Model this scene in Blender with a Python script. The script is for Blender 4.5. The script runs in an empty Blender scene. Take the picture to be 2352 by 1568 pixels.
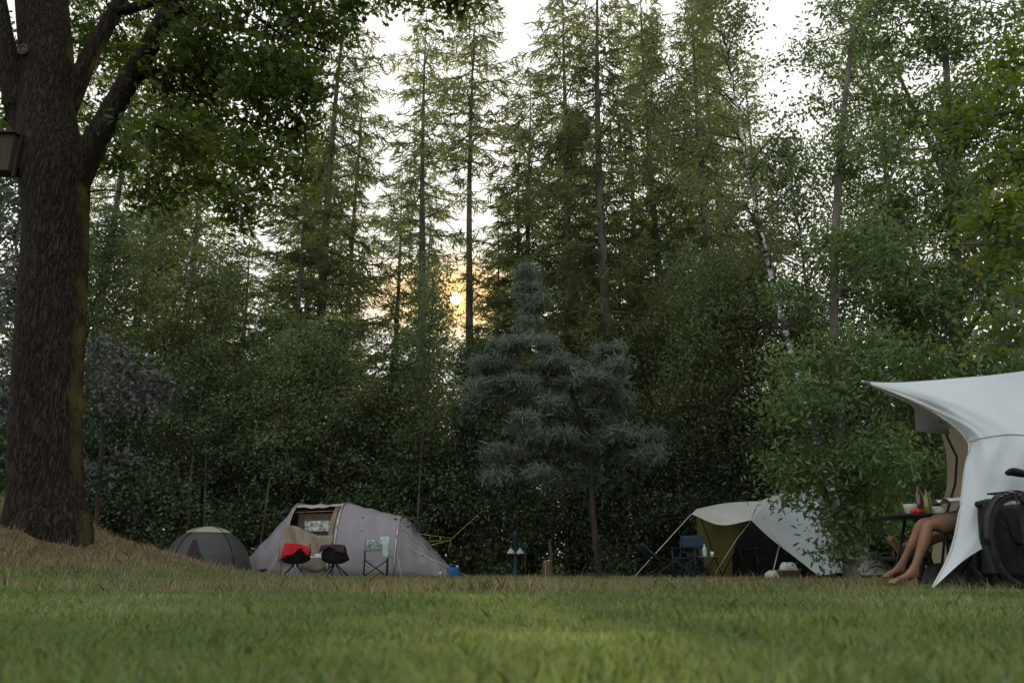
import bpy, math, random
import numpy as np
from mathutils import Vector, Matrix
random.seed(5)
COL = bpy.context.scene.collection
F=1829.33; CX=1176.0; CY=784.0; CAMH=0.14; TH=math.atan(529/F)
CT,ST=math.cos(TH),math.sin(TH)
def W(px,py,Y):
    a=(px-CX)/F; b=(CY-py)/F
    dy=CT-b*ST; dz=ST+b*CT; s=Y/dy
    return Vector((a*s,Y,CAMH+dz*s))
def PR(w,py,Y):                       # half of a width seen in the photo, in metres
    b=(CY-py)/F
    return w/2*(Y/(CT-b*ST))/F
def PX(v):
    d=v[1]*CT+(v[2]-CAMH)*ST; u=-v[1]*ST+(v[2]-CAMH)*CT
    return CX+F*v[0]/d, CY-F*u/d
def gz(x,y):
    x=np.asarray(x,float); y=np.asarray(y,float)
    dx=np.maximum(0,x+7.0)
    m=.95*np.exp(-(dx/2.35)**2-((y-10.3)/3.2)**2)
    n=np.sin(x*2.3+y*1.1)*np.sin(y*2.7-x*.7)+.6*np.sin(x*5.1+1)*np.sin(y*4.3+2)+.45*np.sin(x*11+y*3)*np.sin(y*9-x*2)
    far=np.clip((y-26)/60,0,1)*1.2
    return m*(1+.13*n)+.006*n+far
# ---------------------------------------------------------------- materials
def newmat(name):
    m=bpy.data.materials.new(name); m.use_nodes=True
    nt=m.node_tree; nt.nodes.clear()
    return m,nt,nt.nodes.new('ShaderNodeOutputMaterial')
def N(nt,t,**k):
    n=nt.nodes.new(t)
    for a,b in k.items(): setattr(n,a,b)
    return n
def pmat(name,col,rough=.75,var=.2,scale=6,bump=0.0,bscale=40,metal=0,transl=0,stretch=(1,1,1),spec=.3):
    m,nt,out=newmat(name); L=nt.links.new
    tc=N(nt,'ShaderNodeTexCoord'); mp=N(nt,'ShaderNodeMapping'); mp.inputs['Scale'].default_value=stretch
    L(tc.outputs['Object'],mp.inputs[0])
    no=N(nt,'ShaderNodeTexNoise'); no.inputs['Scale'].default_value=scale; no.inputs['Detail'].default_value=6
    L(mp.outputs[0],no.inputs[0])
    cr=N(nt,'ShaderNodeValToRGB'); e=cr.color_ramp.elements
    e[0].position=.3; e[1].position=.72
    e[0].color=[c*(1-var) for c in col]+[1]; e[1].color=[min(1,c*(1+var)) for c in col]+[1]
    L(no.outputs[0],cr.inputs[0])
    p=N(nt,'ShaderNodeBsdfPrincipled'); p.inputs['Roughness'].default_value=rough; p.inputs['Metallic'].default_value=metal
    p.inputs['Specular IOR Level'].default_value=spec
    L(cr.outputs[0],p.inputs['Base Color'])
    if bump:
        nb=N(nt,'ShaderNodeTexNoise'); nb.inputs['Scale'].default_value=bscale; nb.inputs['Detail'].default_value=5
        L(mp.outputs[0],nb.inputs[0]); bn=N(nt,'ShaderNodeBump'); bn.inputs['Strength'].default_value=bump; bn.inputs['Distance'].default_value=.03
        L(nb.outputs[0],bn.inputs['Height']); L(bn.outputs[0],p.inputs['Normal'])
    if transl:
        t=N(nt,'ShaderNodeBsdfTranslucent'); L(cr.outputs[0],t.inputs[0]); mx=N(nt,'ShaderNodeMixShader'); mx.inputs[0].default_value=transl
        L(p.outputs[0],mx.inputs[1]); L(t.outputs[0],mx.inputs[2]); L(mx.outputs[0],out.inputs[0])
    else: L(p.outputs[0],out.inputs[0])
    return m
def leafmat(name,c1,c2,c3=None,transl=.4,gloss=.05,nscale=.5):
    m,nt,out=newmat(name); L=nt.links.new
    g=N(nt,'ShaderNodeNewGeometry'); oi=N(nt,'ShaderNodeObjectInfo')
    cr=N(nt,'ShaderNodeValToRGB'); e=cr.color_ramp.elements
    e[0].color=(*c1,1); e[1].color=(*c2,1); e[1].position=.85
    if c3: x=e.new(1.0); x.color=(*c3,1)
    tc=N(nt,'ShaderNodeTexCoord'); no=N(nt,'ShaderNodeTexNoise'); no.inputs['Scale'].default_value=nscale
    L(tc.outputs['Object'],no.inputs[0])
    ma=N(nt,'ShaderNodeMath',operation='MULTIPLY_ADD'); ma.inputs[1].default_value=.55
    L(g.outputs['Random Per Island'],ma.inputs[0])
    m2=N(nt,'ShaderNodeMath',operation='MULTIPLY_ADD'); m2.inputs[1].default_value=1.6; m2.inputs[2].default_value=-.56
    L(no.outputs[0],m2.inputs[0]); L(m2.outputs[0],ma.inputs[2]); L(ma.outputs[0],cr.inputs[0])
    hs=N(nt,'ShaderNodeHueSaturation')
    mr=N(nt,'ShaderNodeMapRange'); mr.inputs['To Min'].default_value=.75; mr.inputs['To Max'].default_value=1.4
    L(oi.outputs['Random'],mr.inputs[0]); L(mr.outputs[0],hs.inputs['Value'])
    L(cr.outputs[0],hs.inputs['Color'])
    d=N(nt,'ShaderNodeBsdfDiffuse'); t=N(nt,'ShaderNodeBsdfTranslucent'); gl=N(nt,'ShaderNodeBsdfGlossy'); gl.inputs['Roughness'].default_value=.45
    gl.inputs['Color'].default_value=(.7,.75,.75,1)
    L(hs.outputs[0],d.inputs[0])
    h2=N(nt,'ShaderNodeHueSaturation'); h2.inputs['Hue'].default_value=.48; h2.inputs['Saturation'].default_value=1.15; h2.inputs['Value'].default_value=1.8
    L(hs.outputs[0],h2.inputs['Color']); L(h2.outputs[0],t.inputs[0])
    mx=N(nt,'ShaderNodeMixShader'); mx.inputs[0].default_value=transl; L(d.outputs[0],mx.inputs[1]); L(t.outputs[0],mx.inputs[2])
    mg=N(nt,'ShaderNodeMixShader'); mg.inputs[0].default_value=gloss; L(mx.outputs[0],mg.inputs[1]); L(gl.outputs[0],mg.inputs[2])
    L(mg.outputs[0],out.inputs[0]); return m
M={}
M['larch']=leafmat('larch_needles',(.062,.088,.04),(.14,.175,.075),(.24,.22,.08),.48,.02)
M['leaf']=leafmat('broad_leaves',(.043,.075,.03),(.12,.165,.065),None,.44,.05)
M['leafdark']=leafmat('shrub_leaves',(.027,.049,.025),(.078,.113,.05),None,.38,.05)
M['birchleaf']=leafmat('birch_leaves',(.06,.088,.038),(.15,.185,.072),(.23,.21,.065),.47,.05)
M['oakleaf']=leafmat('oak_leaves',(.018,.038,.011),(.064,.1,.02),(.14,.15,.022),.48,.03)
M['cherry']=leafmat('lance_leaves',(.038,.073,.026),(.108,.165,.053),None,.44,.06)
M['bright']=leafmat('bright_leaves',(.05,.1,.02),(.13,.2,.036),(.28,.26,.04),.5,.05)
M['pine']=leafmat('blue_pine_needles',(.055,.08,.062),(.16,.195,.15),None,.3,.04)
M['copper']=leafmat('copper_leaves',(.025,.03,.028),(.065,.075,.07),(.1,.055,.045),.25,.09)
M['grass']=leafmat('grass_blades',(.055,.095,.025),(.14,.19,.062),(.33,.31,.18),.38,.05,nscale=.9)
M['dry']=leafmat('dry_grass_blades',(.11,.1,.045),(.34,.27,.16),(.12,.16,.06),.3,.03,nscale=1.5)
M['far']=leafmat('far_leaves',(.045,.062,.03),(.1,.13,.055),None,.38,.02,nscale=.25)
M['fallen']=leafmat('fallen_leaves',(.09,.05,.02),(.22,.13,.05),None,.2,.05)
M['bark']=pmat('conifer_bark',(.11,.098,.085),.9,.5,5,.8,20,stretch=(1,1,.25))
M['twig']=pmat('twig_bark',(.07,.06,.048),.9,.3,5)
M['pinebark']=pmat('pine_bark',(.045,.035,.03),.9,.4,6,.6,20,stretch=(1,1,.3))
m,nt,out=newmat('birch_bark'); L=nt.links.new
tc=N(nt,'ShaderNodeTexCoord'); mp=N(nt,'ShaderNodeMapping'); mp.inputs['Scale'].default_value=(1.2,1.2,4); L(tc.outputs['Object'],mp.inputs[0])
no=N(nt,'ShaderNodeTexNoise'); no.inputs['Scale'].default_value=2.2; no.inputs['Detail'].default_value=8; no.inputs['Roughness'].default_value=.7; L(mp.outputs[0],no.inputs[0])
cr=N(nt,'ShaderNodeValToRGB'); cr.color_ramp.elements[0].position=.47; cr.color_ramp.elements[1].position=.55
cr.color_ramp.elements[0].color=(.03,.03,.03,1); cr.color_ramp.elements[1].color=(.55,.57,.57,1); L(no.outputs[0],cr.inputs[0])
p=N(nt,'ShaderNodeBsdfPrincipled'); p.inputs['Roughness'].default_value=.8; L(cr.outputs[0],p.inputs['Base Color']); L(p.outputs[0],out.inputs[0]); M['birch']=m
m,nt,out=newmat('oak_bark'); L=nt.links.new
tc=N(nt,'ShaderNodeTexCoord'); mp=N(nt,'ShaderNodeMapping'); mp.inputs['Scale'].default_value=(1,1,.16); L(tc.outputs['Object'],mp.inputs[0])
wn=N(nt,'ShaderNodeTexNoise'); wn.inputs['Scale'].default_value=4; L(tc.outputs['Object'],wn.inputs[0])
va=N(nt,'ShaderNodeVectorMath',operation='MULTIPLY_ADD'); va.inputs[1].default_value=(.08,.08,.05); L(wn.outputs['Color'],va.inputs[0]); L(mp.outputs[0],va.inputs[2])
def ridge(scale,k):
    n_=N(nt,'ShaderNodeTexNoise'); n_.inputs['Scale'].default_value=scale; n_.inputs['Detail'].default_value=3; L(va.outputs[0],n_.inputs[0])
    s_=N(nt,'ShaderNodeMath',operation='SUBTRACT'); s_.inputs[1].default_value=.5; L(n_.outputs[0],s_.inputs[0])
    a_=N(nt,'ShaderNodeMath',operation='ABSOLUTE'); L(s_.outputs[0],a_.inputs[0])
    m_=N(nt,'ShaderNodeMath',operation='MULTIPLY'); m_.inputs[1].default_value=k; m_.use_clamp=True; L(a_.outputs[0],m_.inputs[0]); return m_.outputs[0]
ra=ridge(24,9); rb=ridge(55,8)
mu=N(nt,'ShaderNodeMath',operation='MULTIPLY_ADD'); mu.inputs[1].default_value=.4; L(rb,mu.inputs[0]); 
m6=N(nt,'ShaderNodeMath',operation='MULTIPLY'); m6.inputs[1].default_value=.6; L(ra,m6.inputs[0]); L(m6.outputs[0],mu.inputs[2])
cr=N(nt,'ShaderNodeValToRGB'); cr.color_ramp.elements[0].color=(.007,.006,.005,1); cr.color_ramp.elements[1].color=(.058,.046,.036,1); cr.color_ramp.elements[0].position=.1; L(mu.outputs[0],cr.inputs[0])
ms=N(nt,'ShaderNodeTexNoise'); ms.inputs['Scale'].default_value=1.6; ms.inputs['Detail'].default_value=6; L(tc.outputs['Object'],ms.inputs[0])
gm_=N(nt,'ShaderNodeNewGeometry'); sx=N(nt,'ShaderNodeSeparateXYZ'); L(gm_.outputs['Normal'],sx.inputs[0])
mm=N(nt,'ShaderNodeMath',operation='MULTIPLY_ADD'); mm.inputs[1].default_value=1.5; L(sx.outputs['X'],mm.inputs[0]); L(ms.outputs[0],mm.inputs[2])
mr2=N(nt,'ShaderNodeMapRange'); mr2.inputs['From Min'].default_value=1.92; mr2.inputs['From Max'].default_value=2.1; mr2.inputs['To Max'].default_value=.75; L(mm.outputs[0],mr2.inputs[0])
mc=N(nt,'ShaderNodeMixRGB'); mc.inputs[2].default_value=(.16,.13,.025,1); L(mr2.outputs[0],mc.inputs[0]); L(cr.outputs[0],mc.inputs[1])  # right-facing bark: moss tint with its warm glow painted into the colour
bn=N(nt,'ShaderNodeBump'); bn.inputs['Distance'].default_value=.03; bn.inputs['Strength'].default_value=1; L(mu.outputs[0],bn.inputs['Height'])
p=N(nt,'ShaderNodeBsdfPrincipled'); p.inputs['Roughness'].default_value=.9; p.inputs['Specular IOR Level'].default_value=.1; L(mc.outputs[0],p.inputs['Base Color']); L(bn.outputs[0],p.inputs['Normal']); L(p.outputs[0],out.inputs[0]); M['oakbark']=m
m,nt,out=newmat('lawn_and_litter'); L=nt.links.new
g=N(nt,'ShaderNodeNewGeometry'); sx=N(nt,'ShaderNodeSeparateXYZ'); L(g.outputs['Position'],sx.inputs[0])
n1=N(nt,'ShaderNodeTexNoise'); n1.inputs['Scale'].default_value=.8; n1.inputs['Detail'].default_value=6; L(g.outputs['Position'],n1.inputs[0])
n2=N(nt,'ShaderNodeTexNoise'); n2.inputs['Scale'].default_value=25; n2.inputs['Detail'].default_value=6; L(g.outputs['Position'],n2.inputs[0])
c1=N(nt,'ShaderNodeValToRGB'); c1.color_ramp.elements[0].color=(.035,.055,.015,1); c1.color_ramp.elements[1].color=(.1,.115,.045,1); L(n2.outputs[0],c1.inputs[0])
c2=N(nt,'ShaderNodeValToRGB'); c2.color_ramp.elements[0].color=(.05,.036,.022,1); c2.color_ramp.elements[1].color=(.17,.12,.075,1); c2.color_ramp.elements[0].position=.3; c2.color_ramp.elements[1].position=.7; L(n2.outputs[0],c2.inputs[0])
ya=N(nt,'ShaderNodeMapRange'); ya.inputs['From Min'].default_value=22; ya.inputs['From Max'].default_value=24.5; L(sx.outputs['Y'],ya.inputs[0])
za=N(nt,'ShaderNodeMapRange'); za.inputs['From Min'].default_value=.12; za.inputs['From Max'].default_value=.4; za.inputs['To Max'].default_value=.85; L(sx.outputs['Z'],za.inputs[0])
mxm=N(nt,'ShaderNodeMath',operation='MAXIMUM'); L(ya.outputs[0],mxm.inputs[0]); L(za.outputs[0],mxm.inputs[1])
nn=N(nt,'ShaderNodeMapRange'); nn.inputs['From Min'].default_value=.55; nn.inputs['From Max'].default_value=.7; nn.inputs['To Max'].default_value=.35; L(n1.outputs[0],nn.inputs[0])
mx2=N(nt,'ShaderNodeMath',operation='MAXIMUM'); L(mxm.outputs[0],mx2.inputs[0]); L(nn.outputs[0],mx2.inputs[1])
mc=N(nt,'ShaderNodeMixRGB'); L(mx2.outputs[0],mc.inputs[0]); L(c1.outputs[0],mc.inputs[1]); L(c2.outputs[0],mc.inputs[2])
bn=N(nt,'ShaderNodeBump'); bn.inputs['Distance'].default_value=.03; L(n2.outputs[0],bn.inputs['Height'])
p=N(nt,'ShaderNodeBsdfPrincipled'); p.inputs['Roughness'].default_value=.95; p.inputs['Specular IOR Level'].default_value=.1
L(mc.outputs[0],p.inputs['Base Color']); L(bn.outputs[0],p.inputs['Normal']); L(p.outputs[0],out.inputs[0]); M['ground']=m

M['lilac']=pmat('lilac_tent_cloth',(.29,.27,.305),.6,.1,2,.3,3,transl=.12)
M['beige']=pmat('beige_tent_cloth',(.43,.41,.38),.6,.1,2,.25,3,transl=.2)
M['tan']=pmat('tan_inner_cloth',(.31,.26,.2),.8,.15,3,.3,5,transl=.25)
M['inner']=pmat('tan_shelter_lining',(.42,.35,.26),.8,.12,3,.3,5,transl=.45)
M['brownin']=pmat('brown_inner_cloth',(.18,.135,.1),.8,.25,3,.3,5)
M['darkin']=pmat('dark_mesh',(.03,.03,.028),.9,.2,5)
M['window']=pmat('window_film',(.42,.44,.43),.35,.85,11)  # strong light-dark splotches paint the reflected trees into the film colour
M['olive']=pmat('olive_cloth',(.15,.135,.04),.8,.2,3,.2,5,transl=.35)
M['domecloth']=pmat('dark_grey_cloth',(.055,.06,.057),.55,.15,3,.2,4,transl=.05)
M['domebeige']=pmat('sand_cloth',(.32,.3,.24),.6,.1,3,transl=.1)
M['tarpw']=pmat('white_tarp',(.61,.67,.72),.55,.05,1.5,.3,2.5,transl=.22)
M['tarpb']=pmat('offwhite_tarp',(.58,.58,.55),.6,.07,2,.3,4,transl=.2)
M['greymesh']=pmat('grey_mesh',(.17,.17,.165),.8,.15,6)
M['black']=pmat('black_cloth',(.014,.014,.016),.7,.3,8,.2,30)
M['bagcloth']=pmat('black_pannier_cloth',(.012,.012,.014),.6,.25,6,.5,9)
M['blackmetal']=pmat('black_metal',(.02,.02,.022),.4,.1,8,metal=.3)
M['steel']=pmat('grey_pole_metal',(.4,.4,.42),.35,.1,8,metal=.8)
M['navy']=pmat('navy_cloth',(.013,.03,.055),.7,.2,6)
M['red']=pmat('red_towel',(.5,.02,.03),.9,.2,10,.4,25)
M['dtowel']=pmat('plum_towel',(.055,.026,.04),.9,.3,10,.4,25)
M['mint']=pmat('mint_towel',(.5,.6,.58),.9,.15,10,.4,25)
M['chairfab']=pmat('patterned_chair_cloth',(.32,.36,.38),.8,.6,14)
M['white']=pmat('white_plastic',(.7,.7,.7),.4,.05,5)
M['blue']=pmat('blue_plastic',(.02,.11,.3),.4,.1,5)
M['teal']=pmat('dark_teal_paint',(.012,.035,.05),.5,.2,5)
M['wood']=pmat('weathered_wood',(.12,.085,.055),.85,.35,5,.4,20,stretch=(4,4,.5))
M['boxwood']=pmat('nest_box_wood',(.045,.034,.025),.85,.3,4,.3,18,stretch=(6,6,.6))
M['cutwood']=pmat('cut_wood',(.3,.24,.16),.8,.25,8)
M['cord']=pmat('yellow_cord',(.5,.55,.12),.7,.1,5)
M['wcord']=pmat('pale_cord',(.5,.5,.46),.7,.1,5)
M['skin']=pmat('skin',(.21,.11,.068),.5,.18,9,.15,40)
M['shorts']=pmat('brown_shorts_cloth',(.13,.09,.062),.85,.15,8,.3,20)
M['shirt']=pmat('grey_shirt_cloth',(.12,.12,.13),.85,.15,8)
M['hair']=pmat('dark_hair',(.03,.02,.015),.7,.3,20)
M['glassg']=pmat('dark_bottle_glass',(.05,.03,.01),.12,.1,5,spec=.8)
M['glasso']=pmat('olive_bottle_glass',(.16,.15,.03),.12,.1,5,spec=.8)
M['tomato']=pmat('red_skin_fruit',(.5,.03,.015),.3,.1,5)
M['paper']=pmat('paper',(.6,.6,.58),.8,.3,20)
M['lamp']=pmat('red_lens',(.5,.01,.01),.2,.05,5)
M['stuffs']=pmat('mixed_pale_cloth',(.45,.45,.43),.85,.4,9)

# ---------------------------------------------------------------- object helpers
def tag(o,label=None,cat=None,group=None,kind=None):
    if label:o['label']=label
    if cat:o['category']=cat
    if group:o['group']=group
    if kind:o['kind']=kind
    return o
def thing(name,label,cat,loc=(0,0,0),rz=0,group=None):
    o=bpy.data.objects.new(name,None); COL.objects.link(o); o.location=loc; o.rotation_euler=(0,0,rz); o.empty_display_size=.2
    return tag(o,label,cat,group)
def link(name,me,m,parent=None,smooth=False):
    if m is not None: me.materials.append(m)
    if smooth: me.polygons.foreach_set('use_smooth',[True]*len(me.polygons))
    o=bpy.data.objects.new(name,me); COL.objects.link(o); o.parent=parent; return o
class MB:
    def __init__(s): s.v=[]; s.f=[]
    def add(s,vs,fs):
        o=len(s.v); s.v+=[Vector(v) for v in vs]; s.f+=[tuple(i+o for i in f) for f in fs]; return s
    def box(s,c,d,rot=(0,0,0),taper=1):
        from mathutils import Euler
        R=Euler(rot).to_matrix(); vs=[]
        for z in(-.5,.5):
            t=taper if z>0 else 1
            for x,y in((-.5,-.5),(.5,-.5),(.5,.5),(-.5,.5)): vs.append(Vector(c)+R@Vector((x*d[0]*t,y*d[1]*t,z*d[2])))
        return s.add(vs,[(3,2,1,0),(4,5,6,7),(0,1,5,4),(1,2,6,5),(2,3,7,6),(3,0,4,7)])
    def tube(s,pts,r,n=8):
        pts=[Vector(p) for p in pts]; rs=r if isinstance(r,(list,tuple)) else [r]*len(pts); vs=[]
        for i,p in enumerate(pts):
            d=(pts[min(i+1,len(pts)-1)]-pts[max(i-1,0)]).normalized()
            a=d.cross(Vector((0,0,1)) if abs(d.z)<.9 else Vector((0,1,0))).normalized(); b=d.cross(a)
            for k in range(n):
                t=2*math.pi*k/n; vs.append(p+(a*math.cos(t)+b*math.sin(t))*rs[i])
        fs=[(i*n+k,i*n+(k+1)%n,(i+1)*n+(k+1)%n,(i+1)*n+k) for i in range(len(pts)-1) for k in range(n)]
        fs+=[tuple(range(n))[::-1],tuple(range((len(pts)-1)*n,len(pts)*n))]
        return s.add(vs,fs)
    def lathe(s,prof,c=(0,0,0),n=18):
        vs=[Vector(c)+Vector((r*math.cos(2*math.pi*k/n),r*math.sin(2*math.pi*k/n),z)) for r,z in prof for k in range(n)]
        fs=[(i*n+k,i*n+(k+1)%n,(i+1)*n+(k+1)%n,(i+1)*n+k) for i in range(len(prof)-1) for k in range(n)]
        fs+=[tuple(range(n))[::-1],tuple(range((len(prof)-1)*n,len(prof)*n))]
        return s.add(vs,fs)
    def grid(s,fn,nu,nv,keep=None):
        vs=[fn(i/nu,j/nv) for j in range(nv+1) for i in range(nu+1)]
        fs=[(j*(nu+1)+i,j*(nu+1)+i+1,(j+1)*(nu+1)+i+1,(j+1)*(nu+1)+i) for j in range(nv) for i in range(nu) if keep is None or keep((i+.5)/nu,(j+.5)/nv)]
        return s.add(vs,fs)
    def build(s,name,m,parent=None,smooth=True,world=False,solid=0,bevel=0):
        off=parent.location if (world and parent) else Vector((0,0,0))
        me=bpy.data.meshes.new(name); me.from_pydata([tuple(v-off) for v in s.v],[],s.f); me.update()
        o=link(name,me,m,parent,smooth)
        if solid: q=o.modifiers.new('s','SOLIDIFY'); q.thickness=solid
        if bevel: q=o.modifiers.new('b','BEVEL'); q.width=bevel; q.segments=2
        return o
def curve(pts):
    P=[Vector(p) for p in pts]
    def f(t):
        n=len(P)-1; x=min(max(t,0),1)*n; i=min(int(x),n-1); t=x-i
        p0=P[max(i-1,0)];p1=P[i];p2=P[i+1];p3=P[min(i+2,n)]
        if i==0:p0=p1*2-p2
        if i+2>n:p3=p2*2-p1
        return .5*((2*p1)+(p2-p0)*t+(2*p0-5*p1+4*p2-p3)*t*t+(3*p1-p0-3*p2+p3)*t**3)
    return f
def coons(B,T,L_,R_):
    def f(u,v): return (B(u)*(1-v)+T(u)*v)+(L_(v)*(1-u)+R_(v)*u)-(B(0)*(1-u)*(1-v)+B(1)*u*(1-v)+T(0)*(1-u)*v+T(1)*u*v)
    return f
def bump_fn(f,amt,axis=(0,-1,0)):
    ax=Vector(axis)
    return lambda u,v:f(u,v)+ax*amt*math.sin(math.pi*u)*math.sin(math.pi*v)

# ---------------------------------------------------------------- numpy foliage
def np_mesh(name,V,faces_tpl,K,n):
    me=bpy.data.meshes.new(name); me.vertices.add(len(V)); me.vertices.foreach_set('co',V.astype(np.float32).ravel())
    tot=sum(len(f) for f in faces_tpl)
    pat=np.concatenate([np.array(f) for f in faces_tpl])
    loops=(pat[None,:]+np.arange(n)[:,None]*K).ravel()
    sizes=np.array([len(f) for f in faces_tpl]); st=np.concatenate([[0],np.cumsum(sizes)[:-1]])
    starts=(st[None,:]+np.arange(n)[:,None]*tot).ravel(); totals=np.tile(sizes,n)
    me.loops.add(len(loops)); me.loops.foreach_set('vertex_index',loops.astype(np.int32))
    me.polygons.add(len(starts)); me.polygons.foreach_set('loop_start',starts.astype(np.int32)); me.polygons.foreach_set('loop_total',totals.astype(np.int32))
    me.update(calc_edges=True); return me
def nrm(a): return a/np.maximum(1e-6,np.linalg.norm(a,axis=1,keepdims=True))
def leaf_mesh(name,P,S,T,faces,rng,up=.6,droop=.3,tang=None):
    n=len(P); T=np.array(T,float)
    nn=nrm(rng.normal(size=(n,3))+np.array([0,0,up]))
    t=rng.normal(size=(n,3))+np.array([0,0,-droop]) if tang is None else tang
    t=nrm(t-(t*nn).sum(1,keepdims=True)*nn) if tang is None else nrm(t)
    if tang is not None: nn=nrm(np.cross(t,rng.normal(size=(n,3))))
    b=np.cross(nn,t)
    V=P[:,None,:]+S[:,None,None]*(T[None,:,0:1]*t[:,None,:]+T[None,:,1:2]*b[:,None,:]+T[None,:,2:3]*nn[:,None,:])
    return np_mesh(name,V.reshape(-1,3),faces,len(T),n)
RH=([(0,0,0),(.45,.26,.03),(1,0,-.05),(.45,-.26,.03)],[(0,1,2,3)])
LANCE=([(0,0,0),(.35,.16,.03),(.7,.12,.02),(1,0,-.12),(.7,-.12,.02),(.35,-.16,.03)],[(0,1,2,3,4,5)])
OV=([(0,0,0),(.2,.2,.06),(.55,.3,.07),(.85,.14,.0),(1,0,-.1),(.85,-.14,.0),(.55,-.3,.07),(.2,-.2,.06)],[(0,4,3,2,1),(0,7,6,5,4)])
_o=[(0,0),(.14,.1),(.26,.06),(.38,.22),(.5,.1),(.64,.28),(.76,.13),(.88,.15),(1,0)]
OAK=([(x,y,0) for x,y in _o]+[(x,-y,0) for x,y in _o[-2:0:-1]],[tuple(range(16))])
STRIP=([(0,-.1,0),(0,.1,0),(1,.07,0),(1,-.07,0)],[(0,1,2,3)])
NEED=([(0,-.07,0),(0,.07,0),(1,.03,0),(1,-.03,0)],[(0,1,2,3)])
def cluster_leaves(name,C,nl,sig,ls,tpl,rng,mat,parent,up=.6,flat=.5):
    n=len(C)*nl
    P=np.repeat(C,nl,axis=0)+rng.normal(size=(n,3))*np.array([sig,sig,sig*flat])*np.repeat(rng.uniform(.6,1.3,len(C)),nl)[:,None]
    S=rng.uniform(.65,1.2,n)*ls
    return leaf_mesh(name,P,S,tpl[0],tpl[1],rng,up)
def branch_pts(a,c,rng,arch=.15):
    a=Vector(a);c=Vector(c); L_=(c-a).length
    m=a.lerp(c,.45)+Vector((rng.normal()*.06*L_,rng.normal()*.06*L_,arch*L_))
    m2=a.lerp(c,.75)+Vector((rng.normal()*.04*L_,rng.normal()*.04*L_,arch*.7*L_))
    return [a,m,m2,c]
def gen_conifer(seed,H,zb,R,nb,rt,dens=7,bare=14,tipup=.15):
    rng=np.random.default_rng(seed); mb=MB()
    ph=rng.uniform(0,6,2); tx=lambda z:Vector((.12*math.sin(z*.25+ph[0]),.12*math.sin(z*.21+ph[1]),z))-Vector((.12*math.sin(ph[0]),.12*math.sin(ph[1]),0))
    mb.tube([tx(H*i/14) for i in range(15)],[max(.012,rt*(1-(i/14)**1.5)+(.05 if i==0 else 0)) for i in range(15)],9)
    Ps=[];Ts=[]
    for i in range(nb):
        t=(i+rng.random())/nb; z=zb+(H-zb)*t**.95
        Lb=R*((1-t)**.55*.95+.12)*rng.uniform(.35,1.25)*(0.6+.4*min(1,t*5))
        az=i*2.4+rng.uniform(-.6,.6); d=Vector((math.cos(az),math.sin(az),0)); base=tx(z)
        dr=rng.uniform(-.05,.36); pts=[base+d*Lb*s+Vector((0,0,Lb*(-dr*s*1.3+tipup*2*s*s))) for s in(0,.25,.5,.75,1)]
        mb.tube(pts,[max(.008,.013*Lb),.01*Lb+.004,.007*Lb+.003,.006,.003],4)
        side=Vector((-d.y,d.x,0)); f=curve(pts); nt_=int(Lb*dens)+2
        for k in range(nt_):
            s=rng.uniform(.12,1.0); b=f(s); sg=1 if k%2 else -1
            tw=(side*sg*rng.uniform(.4,1)+d*rng.uniform(.3,1)+Vector((0,0,rng.uniform(-.9,.0)))).normalized()
            tl=rng.uniform(.25,.65)*(1.15-s*.6)*min(1.3,Lb/1.6+.3)
            ns=max(2,int(tl*13))
            for q in range(ns):
                p=b+tw*tl*(q/ns)
                Ps.append(p); Ts.append(tw+Vector(rng.normal(size=3)*.5))
    for i in range(bare):
        z=rng.uniform(1.5,zb+1); az=rng.uniform(0,6.3); l=rng.uniform(.3,1.3)
        a=tx(z); mb.tube([a,a+Vector((math.cos(az)*l*.5,math.sin(az)*l*.5,-.02)),a+Vector((math.cos(az)*l,math.sin(az)*l,-.12*l))],[.014,.009,.004],3)
    P=np.array([tuple(p) for p in Ps]); T=np.array([tuple(p) for p in Ts]); S=rng.uniform(.14,.26,len(P))
    crown=leaf_mesh('crown',P,S,STRIP[0],STRIP[1],rng,tang=T)
    me=bpy.data.meshes.new('trunk'); me.from_pydata([tuple(v) for v in mb.v],[],mb.f); me.update()
    return me,crown
def gen_broad(seed,H,zb,R,nc,nl,ls,sig,rt,tpl=RH,power=.7,low=.0,flat=.55):
    rng=np.random.default_rng(seed); mb=MB(); ph=rng.uniform(0,6,4)
    tx=lambda z:Vector((.25*math.sin(z*.3+ph[0])-.25*math.sin(ph[0]),.25*math.sin(z*.27+ph[1])-.25*math.sin(ph[1]),z))
    mb.tube([tx(H*.93*i/12) for i in range(13)],[max(.012,rt*(1-i/12.2)) for i in range(13)],8); nf=len(mb.f)
    C=[]
    for i in range(nc):
        t=(i+rng.random())/nc; z=zb+(H-zb)*t
        r=R*(math.sin(math.pi*min(1,max(0,(t*.93+.07+low)/(1+low)))**power))*rng.uniform(.25,1)**.5
        az=rng.uniform(0,6.283); r*=.8+.45*math.sin(2*az+ph[2])*math.sin(t*9+ph[3])
        c=tx(z)+Vector((r*math.cos(az),r*math.sin(az),0)); C.append(c)
        a=tx(max(.3,z-.45*r-.3)); mb.tube(branch_pts(a,c,rng,.06),[.012+.006*r,.01+.003*r,.008,.004],4)
    C=np.array([tuple(c) for c in C])
    crown=cluster_leaves('crown',C,nl,sig,ls,tpl,rng,None,None,flat=flat)
    me=bpy.data.meshes.new('trunk'); me.from_pydata([tuple(v) for v in mb.v],[],mb.f); me.update()
    me.materials.append(M['bark']); me.materials.append(M['twig'])
    me.polygons.foreach_set('material_index',[0]*nf+[1]*(len(mb.f)-nf))
    return me,crown
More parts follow.
